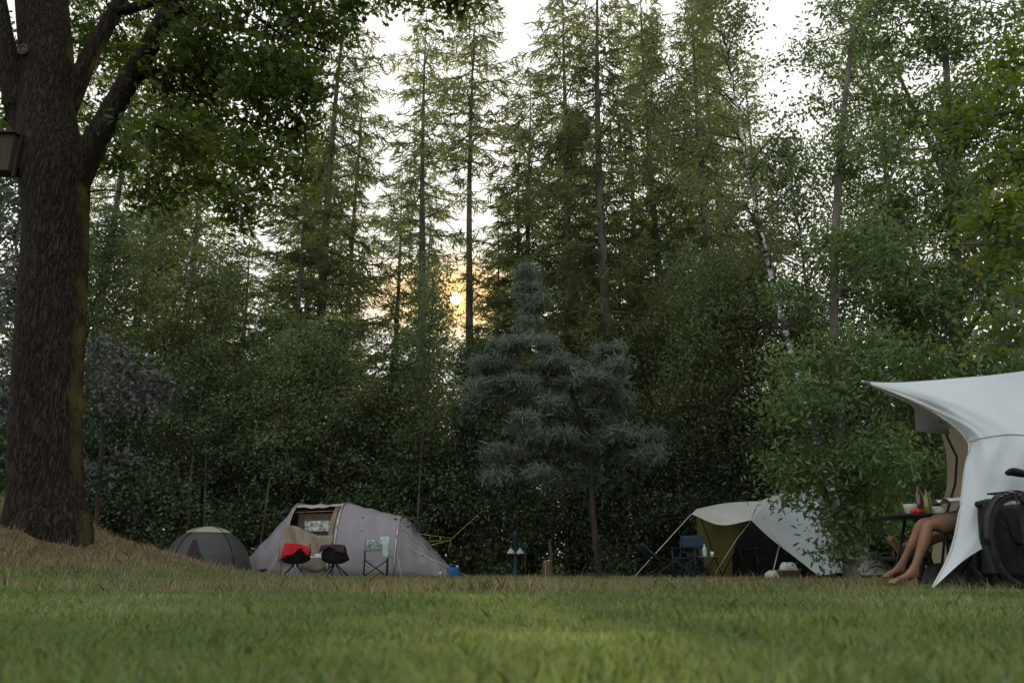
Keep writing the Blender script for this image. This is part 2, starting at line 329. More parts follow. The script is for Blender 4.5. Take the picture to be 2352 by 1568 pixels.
def place_tree(pair,name,label,cat,x,y,scale=(1,1,1),rz=0,lean=(0,0),group=None,mats=None):
    t=thing(name,label,cat,(x,y,float(gz(x,y))-.05),0,group); t.rotation_euler=(lean[0],lean[1],rz); t.scale=scale
    for nm,me,mm in(('trunk',pair[0],mats[0]),('crown',pair[1],mats[1])):
        o=bpy.data.objects.new(nm,me); COL.objects.link(o); o.parent=t
        if not me.materials: me.materials.append(mm)
        if me.materials[0]!=mm:
            o.material_slots[0].link='OBJECT'; o.material_slots[0].material=mm
    return t
for_s=lambda me:me.polygons.foreach_set('use_smooth',[True]*len(me.polygons))
CON=[gen_conifer(11,20,5.5,2.7,110,.19,10),gen_conifer(12,20,4.5,2.9,118,.2,11),gen_conifer(13,20,7,2.1,95,.17,10),gen_conifer(14,20,3.2,3.3,135,.18,11,8),gen_conifer(15,20,12.5,2.4,80,.17,10,26),gen_conifer(16,20,9.8,2.5,90,.19,10,30)]
MID=[gen_broad(21,11,.9,3.1,150,105,.14,.38,.12),gen_broad(22,12,1.4,2.8,140,105,.13,.38,.11),gen_broad(23,9,.5,3.0,130,105,.14,.38,.1)]
TALL=[gen_broad(31,18,5,2.3,120,115,.14,.3,.12),gen_broad(32,18,6.5,2.1,105,115,.14,.3,.11)]
LEANB=gen_broad(33,18,7.5,1.9,90,80,.12,.27,.1)
SHR=[gen_broad(41,4.2,.15,2.1,95,110,.11,.32,.04,low=.25),gen_broad(42,3.4,.1,2.3,90,110,.11,.32,.04,low=.3)]
for a in CON+MID+TALL+SHR+[LEANB]: for_s(a[0])
def ht(px,py,Y): return W(px,py,Y).z
rr=random.Random(3)
con=[(978,430,27,10,5,'straight tall larch behind the right half of the purple grey tunnel tent'),
(760,500,28,-120,1,'tall dark larch rising behind the beige doorway of the tunnel tent'),
(822,330,34,110,2,'slim far larch just left of the wide sky gap'),
(1085,350,31,-10,4,'high crowned larch just right of the straight tall larch, above the setting sun'),
(1290,150,28,-80,3,'broad bushy larch standing high behind the bluish young pine'),
(1392,400,26,-160,1,'tall larch with dark leaning trunk above the right side of the bluish pine'),
(1505,500,29,-60,0,'straight larch with pale grey trunk behind the navy camping chairs'),
(1612,400,27,-70,1,'tall grey trunk larch behind the peak of the white tarp tent awning'),
(1455,450,35,20,0,'far thin larch between two thicker trunks behind the navy chairs'),
(1648,300,36,-20,2,'far larch half hidden behind the tall grey trunk larch'),
(1215,380,31,170,3,'mid height larch with drooping boughs above the thin young pine tip'),
(683,700,27,400,3,'shorter conifer with dark trunk behind the left end of the tunnel tent'),
(1190,600,34,330,1,'far larch well right of the low sun'),
(430,620,31,60,2,'dark larch behind the small dome tent'),
(318,600,30,-40,2,'larch with two toned trunk seen right of the big oak'),
(560,560,30,520,3,'wide low conifer behind the gap between dome tent and tunnel tent'),
(1560,450,38,260,3,'farthest conifer top between the two grey trunk larches'),
(230,600,29,-60,1,'dark conifer just right of the oak trunk'),
(90,600,30,-60,1,'dark conifer hidden mostly behind the oak trunk'),
(2000,300,30,-60,3,'conifer behind the lance leaved trees on the right'),
(905,500,38,400,3,'pale distant conifer top left behind the straight tall larch'),
(1350,500,38,260,3,'distant conifer between the broad bushy larch and the dark leaning trunk'),
(985,600,36,400,2,'narrow distant conifer just left of the setting sun'),
(1128,600,33,420,2,'narrow conifer just right of the setting sun'),
(1050,450,44,570,2,'low narrow conifer top far off below the sky beside the sun'),
(1730,400,34,120,2,'far conifer behind the leaning white birch'),
(735,500,36,250,3,'distant conifer left of the tall dark larch')]
for px,py,Y,top,v,lab in con:
    if px==1050: px,top=1095,600
    b=W(px,py,Y); H=ht(px,top,Y); s=H/20
    r=.95+.25*rr.random(); r*= (1 if H>14 else .8)
    if 'narrow' in lab: r=.62
    place_tree(CON[v],'larch_tree' if v!=3 else 'conifer_tree',lab,'tree',b.x,Y,(r,r,s),rr.uniform(0,6.3),(rr.uniform(-.012,.012),rr.uniform(-.015,.015)),None,(M['bark'],M['larch']))
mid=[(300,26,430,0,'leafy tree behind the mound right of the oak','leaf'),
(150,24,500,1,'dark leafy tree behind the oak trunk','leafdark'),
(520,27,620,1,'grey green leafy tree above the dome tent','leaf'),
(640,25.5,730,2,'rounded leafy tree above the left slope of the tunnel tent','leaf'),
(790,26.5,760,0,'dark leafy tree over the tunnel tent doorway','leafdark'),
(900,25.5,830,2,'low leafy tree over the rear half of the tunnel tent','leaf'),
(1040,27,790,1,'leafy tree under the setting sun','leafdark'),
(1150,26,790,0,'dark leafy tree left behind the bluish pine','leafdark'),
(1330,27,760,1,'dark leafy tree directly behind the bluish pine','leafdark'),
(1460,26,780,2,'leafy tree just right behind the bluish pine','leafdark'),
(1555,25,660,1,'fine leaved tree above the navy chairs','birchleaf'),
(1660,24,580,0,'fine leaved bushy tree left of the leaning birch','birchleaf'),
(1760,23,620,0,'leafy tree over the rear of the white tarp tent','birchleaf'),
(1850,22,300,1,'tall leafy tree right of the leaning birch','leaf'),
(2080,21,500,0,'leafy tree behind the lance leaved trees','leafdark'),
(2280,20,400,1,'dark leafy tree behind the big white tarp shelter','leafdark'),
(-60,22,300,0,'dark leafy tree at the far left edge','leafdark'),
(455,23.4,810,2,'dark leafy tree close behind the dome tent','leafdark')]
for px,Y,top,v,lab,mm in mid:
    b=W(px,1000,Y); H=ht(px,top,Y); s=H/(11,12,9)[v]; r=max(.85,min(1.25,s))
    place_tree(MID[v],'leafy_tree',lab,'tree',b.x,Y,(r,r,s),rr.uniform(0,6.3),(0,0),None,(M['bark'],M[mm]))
birch=[(1530,30,60,0,0,'tall airy birch behind the straight pale trunk larch'),
(1700,28,-50,1,0,'tall airy birch behind the fine leaved bushy tree'),
(385,23.8,250,1,0.0,'white barked birch behind the dome tent'),
(1800,17.2,-200,2,-.13,'white barked birch leaning left above the white tarp tent'),
(1330,33,250,1,0,'airy birch deep behind the bluish pine'),
(700,34,350,0,0,'airy birch deep behind the tunnel tent left hoop')]
for px,Y,top,v,ln,lab in birch:
    b=W(px,620 if ln else 700,Y); H=ht(px,top,Y); s=H/18
    x=b.x-(b.z*math.tan(ln) if ln else 0)
    place_tree((TALL+[LEANB])[v],'birch_tree',lab,'tree',x,Y,(1.05 if not ln else 1,)*2+(s,),rr.uniform(0,6.3) if not ln else 0,(0,ln),None,(M['birch'],M['birchleaf']))
shr=[(230,22.5),(380,24.5),(520,24.5),(640,24.3),(800,24.8),(940,24.2),(1080,24.5),(1200,24),(1320,24.6),(1440,23.5),(1560,23),(1700,22.5),(1850,21.5),(1980,20),(2100,19),(2230,18),(100,22),(-80,20)]
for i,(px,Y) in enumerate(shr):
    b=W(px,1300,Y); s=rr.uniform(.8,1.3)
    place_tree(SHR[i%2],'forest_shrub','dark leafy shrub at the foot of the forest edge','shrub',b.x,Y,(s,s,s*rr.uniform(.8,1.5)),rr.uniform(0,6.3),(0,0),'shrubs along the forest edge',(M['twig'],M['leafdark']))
sap=gen_broad(51,6.5,2.6,1.0,45,70,.1,.3,.04); for_s(sap[0])
for i in range(28):
    px=rr.uniform(200,2000); Y=rr.uniform(23.0,25.2); b=W(px,1300,Y); s=rr.uniform(.8,1.3)
    place_tree(sap,'sapling','slim dark stemmed sapling in the shade of the forest edge','sapling',b.x,Y,(s,s,s*rr.uniform(.9,1.3)),rr.uniform(0,6.3),(rr.uniform(-.06,.06),rr.uniform(-.06,.06)),'slim saplings at the forest edge',(M['bark'],M['leaf']))
k_=0
while k_<30:
    px=rr.uniform(180,1900); Y=rr.uniform(33,44)
    if 975<px<1120 or 830<px<945: continue
    k_+=1; b=W(px,900,Y); hh=rr.uniform(.5,.85)
    place_tree(CON[k_%4],'forest_tree','dark slender tree standing deep in the forest','tree',b.x,Y,(.8,.8,hh),rr.uniform(0,6.3),(rr.uniform(-.02,.02),rr.uniform(-.02,.02)),'slender trees deep in the forest',(M['bark'],M['larch']))
rng=np.random.default_rng(77)
nc=2300; X=rng.uniform(-60,60,nc); Y=rng.uniform(44,60,nc); top=13+3*np.sin(X*.21)+2.5*np.sin(X*.53+1)+2*np.sin(X*1.3)
Z=rng.uniform(0,1,nc)**1.0*top+gz(X,Y)
C=np.stack([X,Y,Z],1); pp=np.array([PX(c) for c in C])
ok=~((abs(pp[:,0]-1047)<42)&(abs(pp[:,1]-690)<42))&~((abs(pp[:,0]-890)<80)&(abs(pp[:,1]-680)<45))
me=cluster_leaves('far_wood',C[ok],42,.75,.42,RH,rng,None,None)
tag(link('far_wood',me,M['far']),'distant mass of dark foliage behind the trees','wood',kind='stuff')
nc=1500; X=rng.uniform(-34,28,nc); Y=rng.uniform(25.5,33,nc); Z=rng.uniform(0,1,nc)**1.3*5.2+gz(X,Y)
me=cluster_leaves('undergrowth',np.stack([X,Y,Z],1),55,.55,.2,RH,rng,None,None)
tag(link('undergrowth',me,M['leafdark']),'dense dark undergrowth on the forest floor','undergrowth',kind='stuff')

# ---------------------------------------------------------------- custom near trees
def custom_tree(name,label,cat,limbs,blobs,tpl,ls,nl,sig,leafm,barkm,seed,up=.5,flat=.6,extra=None,arch=.08,nsides=10):
    rng=np.random.default_rng(seed); base=Vector(limbs[0][0][0])
    t=thing(name,label,cat,base)
    mb=MB(); att=[]
    for pts,rs in limbs:
        f=curve(pts); n=max(6,len(pts)*5); P=[f(i/n) for i in range(n+1)]
        fr=lambda s:float(np.interp(s*(len(rs)-1),range(len(rs)),rs))
        mb.tube(P,[fr(i/n) for i in range(n+1)],nsides*(3 if fr(0)>.3 else 1)); att+=[(p,fr(i/n)) for i,p in enumerate(P)]
    C=[]
    for px,py,Y,rx,ry,rd,nc in blobs:
        c=W(px,py,Y); kx=PR(2*rx,py,Y); kz=PR(2*ry,py,Y)
        for _ in range(nc):
            d=Vector(rng.normal(size=3)).normalized()*rng.uniform(0.1,1)**.45
            C.append(c+Vector((d.x*kx,d.y*rd,d.z*kz)))
    for c in C:
        a=min(att,key=lambda q:(q[0]-c).length+max(0,q[0].z-c.z)*.8+(1.0 if q[1]>.25 else 0))
        mb.tube(branch_pts(a[0],c,rng,arch),[.018,.012,.008,.004],5)
        if (c-a[0]).length<4: att.append((c.lerp(a[0],.3),.01))
    mb.build('trunk',barkm,t,world=True)
    CC=np.array([tuple(c-base) for c in C]); me=cluster_leaves('crown',CC,nl,sig,ls,tpl,rng,None,None,up=up,flat=flat)
    link('crown',me,leafm,t); return t
def limb(*q):   # (px,py,Y,width px)
    return ([W(a,b,Y) for a,b,Y,w in q],[PR(w,b,Y) for a,b,Y,w in q])
ob=W(105,1300,9.6); ob.z=float(gz(ob.x,9.6))-.7
tr=limb((106,1225,9.6,196),(104,1130,9.6,158),(108,900,9.6,146),(120,700,9.6,144),(128,520,9.6,136),(124,400,9.6,148),(108,280,9.7,124),(108,150,9.8,112),(95,-20,10,108),(90,-200,10.3,95),(120,-420,10.5,55))
oak_l=[([ob]+tr[0],[PR(205,1250,9.6)]+tr[1]),
 limb((150,450,9.6,80),(205,350,9.55,60),(262,245,9.5,48),(340,110,9.4,44),(420,-20,9.3,40),(520,-160,9.2,28),(640,-260,9.2,14)),
 limb((150,260,9.8,46),(210,120,9.9,38),(262,30,10,32),(320,-80,10,26),(430,-200,10,12)),
 limb((80,330,9.7,70),(35,220,9.6,54),(8,90,9.5,46),(-30,-80,9.4,40),(-120,-260,9.2,20)),
 limb((262,30,10,24),(420,-10,9.8,18),(620,-40,9.5,15),(820,-50,9.2,12),(1000,-35,9,8),(1130,-15,8.9,4)),
 limb((300,180,9.45,20),(400,160,9.6,15),(520,170,9.5,11),(640,230,9.4,8),(700,290,9.3,4)),
 limb((400,20,9.35,18),(520,60,9.5,13),(650,90,9.4,9),(760,120,9.3,5))]
oak_b=[(250,60,11,80,90,1.0,14),(440,50,10.2,80,90,1.2,16),(560,90,9.6,160,110,1.3,40),(450,230,9.8,130,100,1.2,27),(640,230,9.5,100,110,.9,26),(470,360,9.6,120,75,1,22),(620,390,9.2,80,45,.6,9),(740,40,9.5,80,55,.8,16),(680,150,9.5,70,60,.6,11),(1040,0,9,90,28,.4,10),(900,-30,9.2,110,28,.5,7),(280,330,11,60,80,.8,9),(150,-150,10,320,110,2,24),(620,-150,10,320,90,2,24),(530,490,9.3,45,35,.3,4),(10,190,11.5,60,190,1,14),(390,430,9.8,50,45,.5,6),(255,170,11.3,50,90,.8,7)]
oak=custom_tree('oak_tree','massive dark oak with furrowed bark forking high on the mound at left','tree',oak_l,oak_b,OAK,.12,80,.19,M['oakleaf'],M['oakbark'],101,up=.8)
k=W(88,152,9.8); k.y=9.8-PR(130,152,9.8)+.03
kb=MB()
kb.tube([k+Vector((.06*math.cos(a),-.0,.07*math.sin(a))) for a in np.linspace(0,6.283,17)],.018,6); kb.tube([k+Vector((0,.08,0)),k+Vector((0,-.0,0))],.05,10)
kb.build('knot',M['twig'],oak,world=True)
nb=W(14,405,9.3); nb.y=9.25
t=thing('nest_box','dark wooden nest box fixed to the left side of the oak trunk','nest box',nb)
b=MB(); b.box((-.04,0,.27),(.3,.2,.52)); b.build('box_body',M['boxwood'],t,bevel=.006,smooth=False)
b=MB(); b.box((-.04,-.02,.552),(.36,.28,.025),(.12,0,0)); b.build('lid',M['boxwood'],t,bevel=.004,smooth=False)
b=MB(); b.box((.13,.0,.27),(.018,.05,.62)); b.build('backing_board',M['boxwood'],t,smooth=False)

# young bluish pine: layered, loose horizontal boughs
pb=W(1378,1320,19.5); pb.z=-.05
prr=np.random.default_rng(8)
pbl=[(1209,622,19.5,6,16,.1,4),(1216,664,19.5,28,6,.3,5),(1232,700,19.5,34,6,.35,6),(1215,745,19.5,12,6,.2,2)]
for cy,cx,wx_,n_ in((790,1205,80,11),(800,1400,32,5),(835,1135,55,10),(842,1290,80,12),(856,1420,40,8),(885,1170,85,13),(882,1340,75,11),(925,1110,30,4),(928,1270,65,9),(915,1415,60,10),(962,1370,60,8),(972,1215,50,6),(1000,1262,70,9),(1003,1450,95,14),(1032,1340,65,8),(1042,1170,80,10),(1052,1470,45,6),(1085,1240,55,6),(1090,1135,30,3),(1100,1330,50,4)):
    pbl.append((cx,cy,19.4+prr.uniform(-.6,.4),wx_,6+prr.uniform(0,7),.95,n_))
custom_tree('pine_tree','young bluish green pine with leaning trunk at the middle of the forest edge','tree',
 [([pb]+[W(a,b_,19.5) for a,b_ in((1362,1180),(1352,1030),(1308,890),(1262,800),(1236,740),(1214,670),(1209,612))],[.085,.075,.065,.055,.045,.035,.025,.01]),
  limb((1300,880,19.5,6),(1240,850,19,5),(1180,850,18.8,3),(1120,870,18.7,2)),limb((1330,950,19.5,6),(1400,890,19.2,4),(1450,850,19,2)),limb((1352,1040,19.5,6),(1270,1010,19,4),(1160,1060,18.7,2)),limb((1352,1030,19.5,6),(1430,1010,19,4),(1500,1020,18.8,2)),limb((1300,880,19.5,5),(1230,890,19.3,4),(1160,885,19.2,2)),limb((1345,1000,19.5,5),(1300,960,19.3,3),(1230,965,19.2,2))],
 pbl,NEED,.19,170,.14,M['pine'],M['pinebark'],103,up=.2,flat=.55,arch=.02)
def lm(px,Y,pts): 
    b0=W(px,1320,Y); b0.z=-.05
    return ([b0]+[W(a,c,Y2) for a,c,Y2,w in pts],[PR(pts[0][3]*1.3,1000,Y)]+[PR(w,c,Y2) for a,c,Y2,w in pts])
custom_tree('leafy_tree','dense lance leaved tree overhanging the rear of the white tarp tent','tree',
 [lm(1952,15,((1945,1200,15,26),(1930,1000,15,22),(1915,700,15,20),(1930,350,15.2,16),(1960,60,15.5,8))),limb((1930,1000,15,14),(1880,850,14.6,10),(1820,800,14.4,5)),limb((1945,1200,15,14),(2000,1050,14.7,10),(2050,900,14.5,6)),limb((1915,700,15,14),(1990,520,14.8,9),(2060,380,14.6,5))],
 [(1930,130,16,100,150,1.2,26),(1960,370,15.5,130,120,1.2,34),(1930,610,15,70,110,1.1,20),(1790,690,15,30,20,.4,3),(2040,600,14.7,130,120,1,28),(1980,830,14.5,120,100,1,32),(1850,930,14.4,80,60,.9,16),(1820,830,14.4,40,25,.4,4),(1990,1060,14.3,110,80,.9,28),(1850,1070,14.6,80,40,.8,11),(1850,1140,14.8,50,20,.6,4),(1935,1200,14.8,45,60,.5,11),(2030,1180,14.8,50,50,.5,8),(1935,1280,14.9,30,30,.4,3)],
 LANCE,.14,80,.27,M['cherry'],M['bark'],104)
custom_tree('leafy_tree','tallest glossy lance leaved tree behind the big white tarp shelter','tree',
 [lm(2235,16.5,((2225,1100,16.5,30),(2200,800,16.5,28),(2190,450,16.5,22),(2170,100,16.7,12))),limb((2200,800,16.5,16),(2110,600,15.8,10),(2060,450,15.5,5)),limb((2200,800,16.5,16),(2290,650,16,10),(2350,500,15.8,5)),limb((2190,450,16.5,14),(2100,250,16,9),(2040,120,15.7,5))],
 [(2060,60,16.5,120,100,1.3,32),(2230,70,16.5,140,120,1.3,36),(2120,260,16,150,120,1.2,40),(2290,300,16.3,120,140,1.2,34),(2170,480,15.7,140,110,1.1,38),(2300,620,15.8,110,130,1.1,32),(2150,720,15.3,140,110,1,34),(2290,850,15.5,110,100,1,24),(2120,900,15.2,110,90,1,24),(2130,1080,15.3,90,80,.8,14)],
 LANCE,.16,85,.28,M['cherry'],M['bark'],105)
custom_tree('leafy_tree','near bright yellow green leafy branches at the right edge','tree',
 [lm(2640,8.6,((2620,1000,8.6,60),(2600,600,8.6,50),(2560,200,8.6,36),(2520,-100,8.6,16))),limb((2600,600,8.6,26),(2450,560,8,16),(2330,560,7.7,9),(2200,560,7.6,4)),limb((2570,300,8.6,26),(2420,250,8.2,16),(2300,260,8,9),(2170,290,8,4)),limb((2610,850,8.6,22),(2450,800,7.6,12),(2340,790,7.2,7),(2260,790,7,3))],
 [(2320,130,8.2,55,70,.6,12),(2330,230,8,70,60,.6,12),(2230,270,8,70,50,.6,9),(2310,400,7.9,70,60,.6,14),(2260,500,7.7,90,35,.5,14),(2330,560,7.6,60,45,.5,11),(2320,760,7.1,60,35,.4,9),(2350,680,7.2,40,30,.3,4),(2420,400,8.2,90,250,.9,22)],
 OV,.085,38,.16,M['bright'],M['bark'],106,up=1.0,flat=.5)
custom_tree('copper_leaved_tree','dark purplish copper leaved bush right behind the oak trunk','tree',
 [lm(215,15,((225,1150,14.8,9),(235,950,14.5,8),(220,700,14.5,6))),limb((240,950,14.5,6),(320,880,14,4),(400,880,13.7,3))],
 [(290,860,14.3,80,60,.8,10),(330,930,14,70,40,.6,8),(390,880,13.8,30,20,.3,3),(240,780,14.5,40,50,.6,4),(30,600,13.5,50,170,.8,22),(0,850,13.5,60,140,.8,18),(240,1050,14.5,50,60,.5,4)],
 OV,.1,50,.2,M['copper'],M['pinebark'],107)

# ---------------------------------------------------------------- ground and grass
xs=np.unique(np.concatenate([np.linspace(-400,-40,12),np.linspace(-40,-12,30),np.linspace(-12,12,130),np.linspace(12,40,30),np.linspace(40,400,12)]))
ys=np.unique(np.concatenate([np.linspace(-200,-2,10),np.linspace(-2,25,140),np.linspace(25,60,30),np.linspace(60,900,14)]))
XX,YY=np.meshgrid(xs,ys); V=np.stack([XX.ravel(),YY.ravel(),gz(XX,YY).ravel()],1); nx=len(xs)
fs=[(j*nx+i,j*nx+i+1,(j+1)*nx+i+1,(j+1)*nx+i) for j in range(len(ys)-1) for i in range(nx-1)]
me=bpy.data.meshes.new('ground'); me.from_pydata(V.tolist(),[],fs); me.update()
tag(link('ground',me,M['ground'],smooth=True),kind='structure')
def blades(zones,mask,seed,hmin,hmax):
    rng=np.random.default_rng(seed); out=[]
    for y0,y1,dens,w,hs in zones:
        area=.8*(y1*y1-y0*y0)+1.0*(y1-y0); n=int(area*dens)
        y=np.sqrt(rng.uniform(y0*y0,y1*y1,n)); x=rng.uniform(-1,1,n)*(.8*y+.5)
        keep=mask(x,y,rng); x=x[keep];y=y[keep]; n=len(x)
        patch=.7+.5*(np.sin(x*1.7+y*.8)*np.sin(y*1.9-x*.6)*.5+.5)+.3*np.sin(x*9+y*2)*np.sin(y*7+x*3)+.2*np.sin(x*23)*np.sin(y*19+x*5)
        h=rng.uniform(hmin,hmax,n)*hs*patch; tall=(rng.random(n)<.02)&(y>2.5); h=np.where(tall,h*1.7,h)
        a=rng.uniform(0,6.283,n); ww=w*rng.uniform(.6,1.4,n)
        ln=rng.uniform(0.1,.9,n)*h; la=rng.uniform(0,6.283,n)
        z=gz(x,y); b=np.stack([x,y,z-.003],1); side=np.stack([np.cos(a),np.sin(a),np.zeros(n)],1)*ww[:,None]/2
        lean=np.stack([np.cos(la)*ln,np.sin(la)*ln,np.zeros(n)],1)
        mid_=b+lean*.3+np.stack([0*h,0*h,h*.6],1); tip=b+lean+np.stack([0*h,0*h,h],1)
        out.append(np.stack([b-side,b+side,mid_+side*.8,tip,mid_-side*.8],1))
    V=np.concatenate(out); return V
gm=lambda x,y,r:(r.random(len(x))>np.clip(gz(x,y)*3-.3,0,.85))&(r.random(len(x))>np.clip((y-22)/3,0,.8))&(r.random(len(x))<.75+.4*np.sin(x*.9+2)*np.sin(y*.7))
V=blades([(.7,2.2,8500,.0042,.75),(2.2,4.5,5000,.005,.85),(4.5,9,2000,.0065,1.0),(9,25,440,.012,1.1)],gm,1,.018,.047)
me=np_mesh('grass',V.reshape(-1,3),[(0,1,2,3,4)],5,len(V)); tag(link('grass',me,M['grass']),'mown green lawn grass in the foreground','grass',kind='stuff')
dm=lambda x,y,r:(r.random(len(x))<np.clip(gz(x,y)*3-.2,0,.7))|(r.random(len(x))<.05+.05*np.clip((y-20)/4,0,1)+.16*np.clip(np.sin(x*.6-1)*np.sin(y*.9+x*.3),0,1))
V=blades([(.7,2.2,2200,.003,.45),(2.2,5,2200,.0045,.5),(5,9,2200,.006,1.1),(9,24,500,.01,1.1)],dm,2,.03,.1)
me=np_mesh('dry_grass',V.reshape(-1,3),[(0,1,2,3,4)],5,len(V)); tag(link('dry_grass',me,M['dry']),'dry straw coloured grass on the mound and lawn edge','dry grass',kind='stuff')
rng=np.random.default_rng(9); n=260; y=np.sqrt(rng.uniform(9,23**2,n)); x=rng.uniform(-.75,.75,n)*y
me=leaf_mesh('fallen_leaves',np.stack([x,y,gz(x,y)+.03],1),rng.uniform(.03,.06,n),OAK[0],OAK[1],rng,up=2.5); tag(link('fallen_leaves',me,M['fallen']),'brown fallen leaves scattered over the lawn','leaves',kind='stuff')

# ---------------------------------------------------------------- tunnel tent
YC=22.5
t=thing('tunnel_tent','large lilac grey tunnel tent with beige open doorway','tent',(W(790,1313,YC).x,YC,0),math.radians(-4))
X_=lambda px:W(px,1290,21.8).x-t.location.x
secs=[(X_(524),.03,1.0),(X_(668),1.94,1.35),(X_(786),1.98,1.38),(X_(922),1.6,1.25),(X_(1036),.2,.75)]
def sec(x,h,w,v,sh=0):
    a=math.pi*v; c=-math.cos(a); s=math.sin(a)
    return Vector((x+sh*s,math.copysign(abs(c)**.75,c)*w,h*s**.78))
def panel(i,sagh=.018):
    A,B=secs[i],secs[i+1]
    def f(u,v):
        h=A[1]+(B[1]-A[1])*u; w=A[2]+(B[2]-A[2])*u; x=A[0]+(B[0]-A[0])*u
        k=1-sagh*4*u*(1-u)
        if i in(0,3):
            uu=u if i==0 else 1-u; h=(min(A[1],B[1])+abs(A[1]-B[1])*uu**1.05)
        wr=.014*math.sin(u*23+v*9)*math.sin(math.pi*u)+.01*math.sin(u*9-v*31)*math.sin(math.pi*u)
        p=sec(x,h*k,w*(1-sagh*.6*4*u*(1-u)),v); return p+Vector((0,-wr,wr))
    return f
MB().grid(panel(0),24,36).build('sloping_end_panel',M['lilac'],t,solid=.004)
door=lambda u,v:not(.05<u<.95 and .045<v<.37)
MB().grid(panel(1),24,40,door).build('doorway_section',M['beige'],t,solid=.004)
MB().grid(panel(2),26,40).build('middle_section',M['lilac'],t,solid=.004)
MB().grid(panel(3),24,36).build('rear_section',M['lilac'],t,solid=.004)
pf=panel(1)
b=MB().grid(lambda u,v:pf(.02+.96*u,.0+.05*v)+Vector((0,-.012,0)),12,3); b.build('door_sill_panel',M['lilac'],t)
iw=lambda u,v:Vector((secs[1][0]+.04+1.4*u,-.4+.1*math.sin(u*9)*(1-v),.05+1.62*v))
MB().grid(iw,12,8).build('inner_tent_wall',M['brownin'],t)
MB().grid(lambda u,v:iw(.2+.55*u,.7+.17*v)+Vector((0,-.3,0)),8,5).build('inner_window',M['window'],t)
def flap(u,v):
    top=.215-.06*u+.012*math.sin(u*6); bot=.028+.015*math.sin(u*5+1)
    p=pf(-.04+1.0*u,bot+(top-bot)*v); return p+Vector((0,-.08-.06*math.sin(u*13+v*5)-.06*math.sin(math.pi*u),-.06*math.sin(math.pi*u)*v))
MB().grid(flap,30,14).build('door_flap',M['tan'],t,solid=.004)
MB().grid(lambda u,v:pf(.85+.09*u,.06+.3*v)+Vector((0,-.02,0)),3,10).build('door_side_strip',M['brownin'],t)
for i in(1,2,3):
    MB().tube([sec(secs[i][0],secs[i][1]+.02,secs[i][2]+.015,v) for v in np.linspace(0,1,25)],.018,7).build('hoop_pole',M['steel'] if i!=1 else M['domebeige'],t)
    b=MB(); b.tube([sec(secs[i][0],secs[i][1]*.72,secs[i][2]*.97,.19)+Vector((0,-.02,0)),Vector((secs[i][0]+.25*(i-1.5),-2.1,.0))],.006,4); b.build('guy_line',M['wcord'],t)
b=MB(); b.tube([Vector((secs[1][0]+.02,-.72,1.68)),Vector((secs[2][0]-.02,-.72,1.72))],.012,6); b.build('awning_trim',M['tan'],t)
b=MB().grid(lambda u,v:panel(3)(.02+.9*u,.3+.02*v)+Vector((0,-.02,.01)),8,2); b.build('reflective_stripe',M['beige'],t)
b=MB().grid(lambda u,v:panel(0)(.25+.5*u,.02+.012*v)+Vector((0,-.02,.01)),8,2); b.build('hem_strap',M['black'],t)
def lineset(name,label,segs,m,r=.007):
    b=MB()
    for q in segs: b.tube([W(*p) for p in q],r,5)
    return tag(b.build(name,m),label,'guy line')
lineset('guy_line','yellow green cords tying the tunnel tent rear to the forest',[[(960,1225,22.2),(1036,1236,22.8)],[(975,1243,22),(1036,1240,22.8)],[(985,1252,22),(1036,1240,22.8)],[(1036,1238,22.8),(1112,1168,23.2)],[(1036,1238,22.8),(1030,1262,22.8)]],M['cord'],.008)
lineset('guy_line','pale guy line running from tunnel tent rear to the lawn',[[(935,1255,21.4),(1085,1328,20.6)]],M['wcord'],.006)

# ---------------------------------------------------------------- dome tent
dc=W(470,1313,20.8)
t=thing('dome_tent','small dark grey dome tent with sand coloured cap beside the mound','tent',(dc.x,20.8,0),.25)
def dome(u,v,k=1.0):
    a=2*math.pi*u; ph=v*math.pi/2
    rx=1.13*(1-.07*abs(math.sin(2*a))); ry=1.0*(1-.07*abs(math.sin(2*a)))
    c=math.cos(ph)**.95
    return Vector((rx*c*math.cos(a)*k,ry*c*math.sin(a)*k,(1.22*math.sin(ph)**1.05+.02)*k))
MB().grid(lambda u,v:dome(u,v),48,16).build('flysheet',M['domecloth'],t)
MB().grid(lambda u,v:dome(u,.68+.32*v,1.012),40,8).build('cap_panel',M['domebeige'],t)
for a in(.125,.375,.625,.875):
    MB().tube([dome(a,v,1.013) for v in np.linspace(0,1,14)],.011,6).build('pole_sleeve',M['black'],t)
for u in(.66,.72,.8,.875):
    p=dome(u,.3,1.02); MB().box(p,(.025,.02,.06)).build('toggle',M['lamp'],t)
b=MB().grid(lambda u,v:dome(.69+.1*u*(1-v*.8),.02+.5*v,1.01),8,8); b.build('door_panel',M['black'],t)

# ---------------------------------------------------------------- furniture
def bucket_chair(label,loc,rz):
    t=thing('camping_chair',label,'chair',loc,rz,'round bucket chairs before the tunnel tent')
    def bowl(u,v):
        a=2*math.pi*u; r=.09+.22*v; back=max(0,math.sin(a))
        return Vector((r*math.cos(a)*(1.05-.15*back*v),r*math.sin(a)*.8+.06,.32+.09*v*v+.33*back**.8*v**1.4))
    b=MB().grid(bowl,36,8); b.lathe([(.001,.312),(.09,.32)],(0,.06,0),36); b.build('seat',M['black'],t,solid=.006)
    MB().tube([bowl(u,1) for u in np.linspace(0,1,36)],.011,6).build('rim',M['blackmetal'],t)
    for sx,sy in((1,1),(1,-1),(-1,1),(-1,-1)):
        MB().tube([(sx*.03,.05+sy*.02,.3),(sx*.29,.05+sy*.24,.012)],.017,6).build('leg',M['blackmetal'],t)
    for sx in(-1,1): MB().tube([(sx*.03,.05,.27),(sx*.24,.27,.68)],.012,6).build('support_rod',M['blackmetal'],t)
    return t,bowl
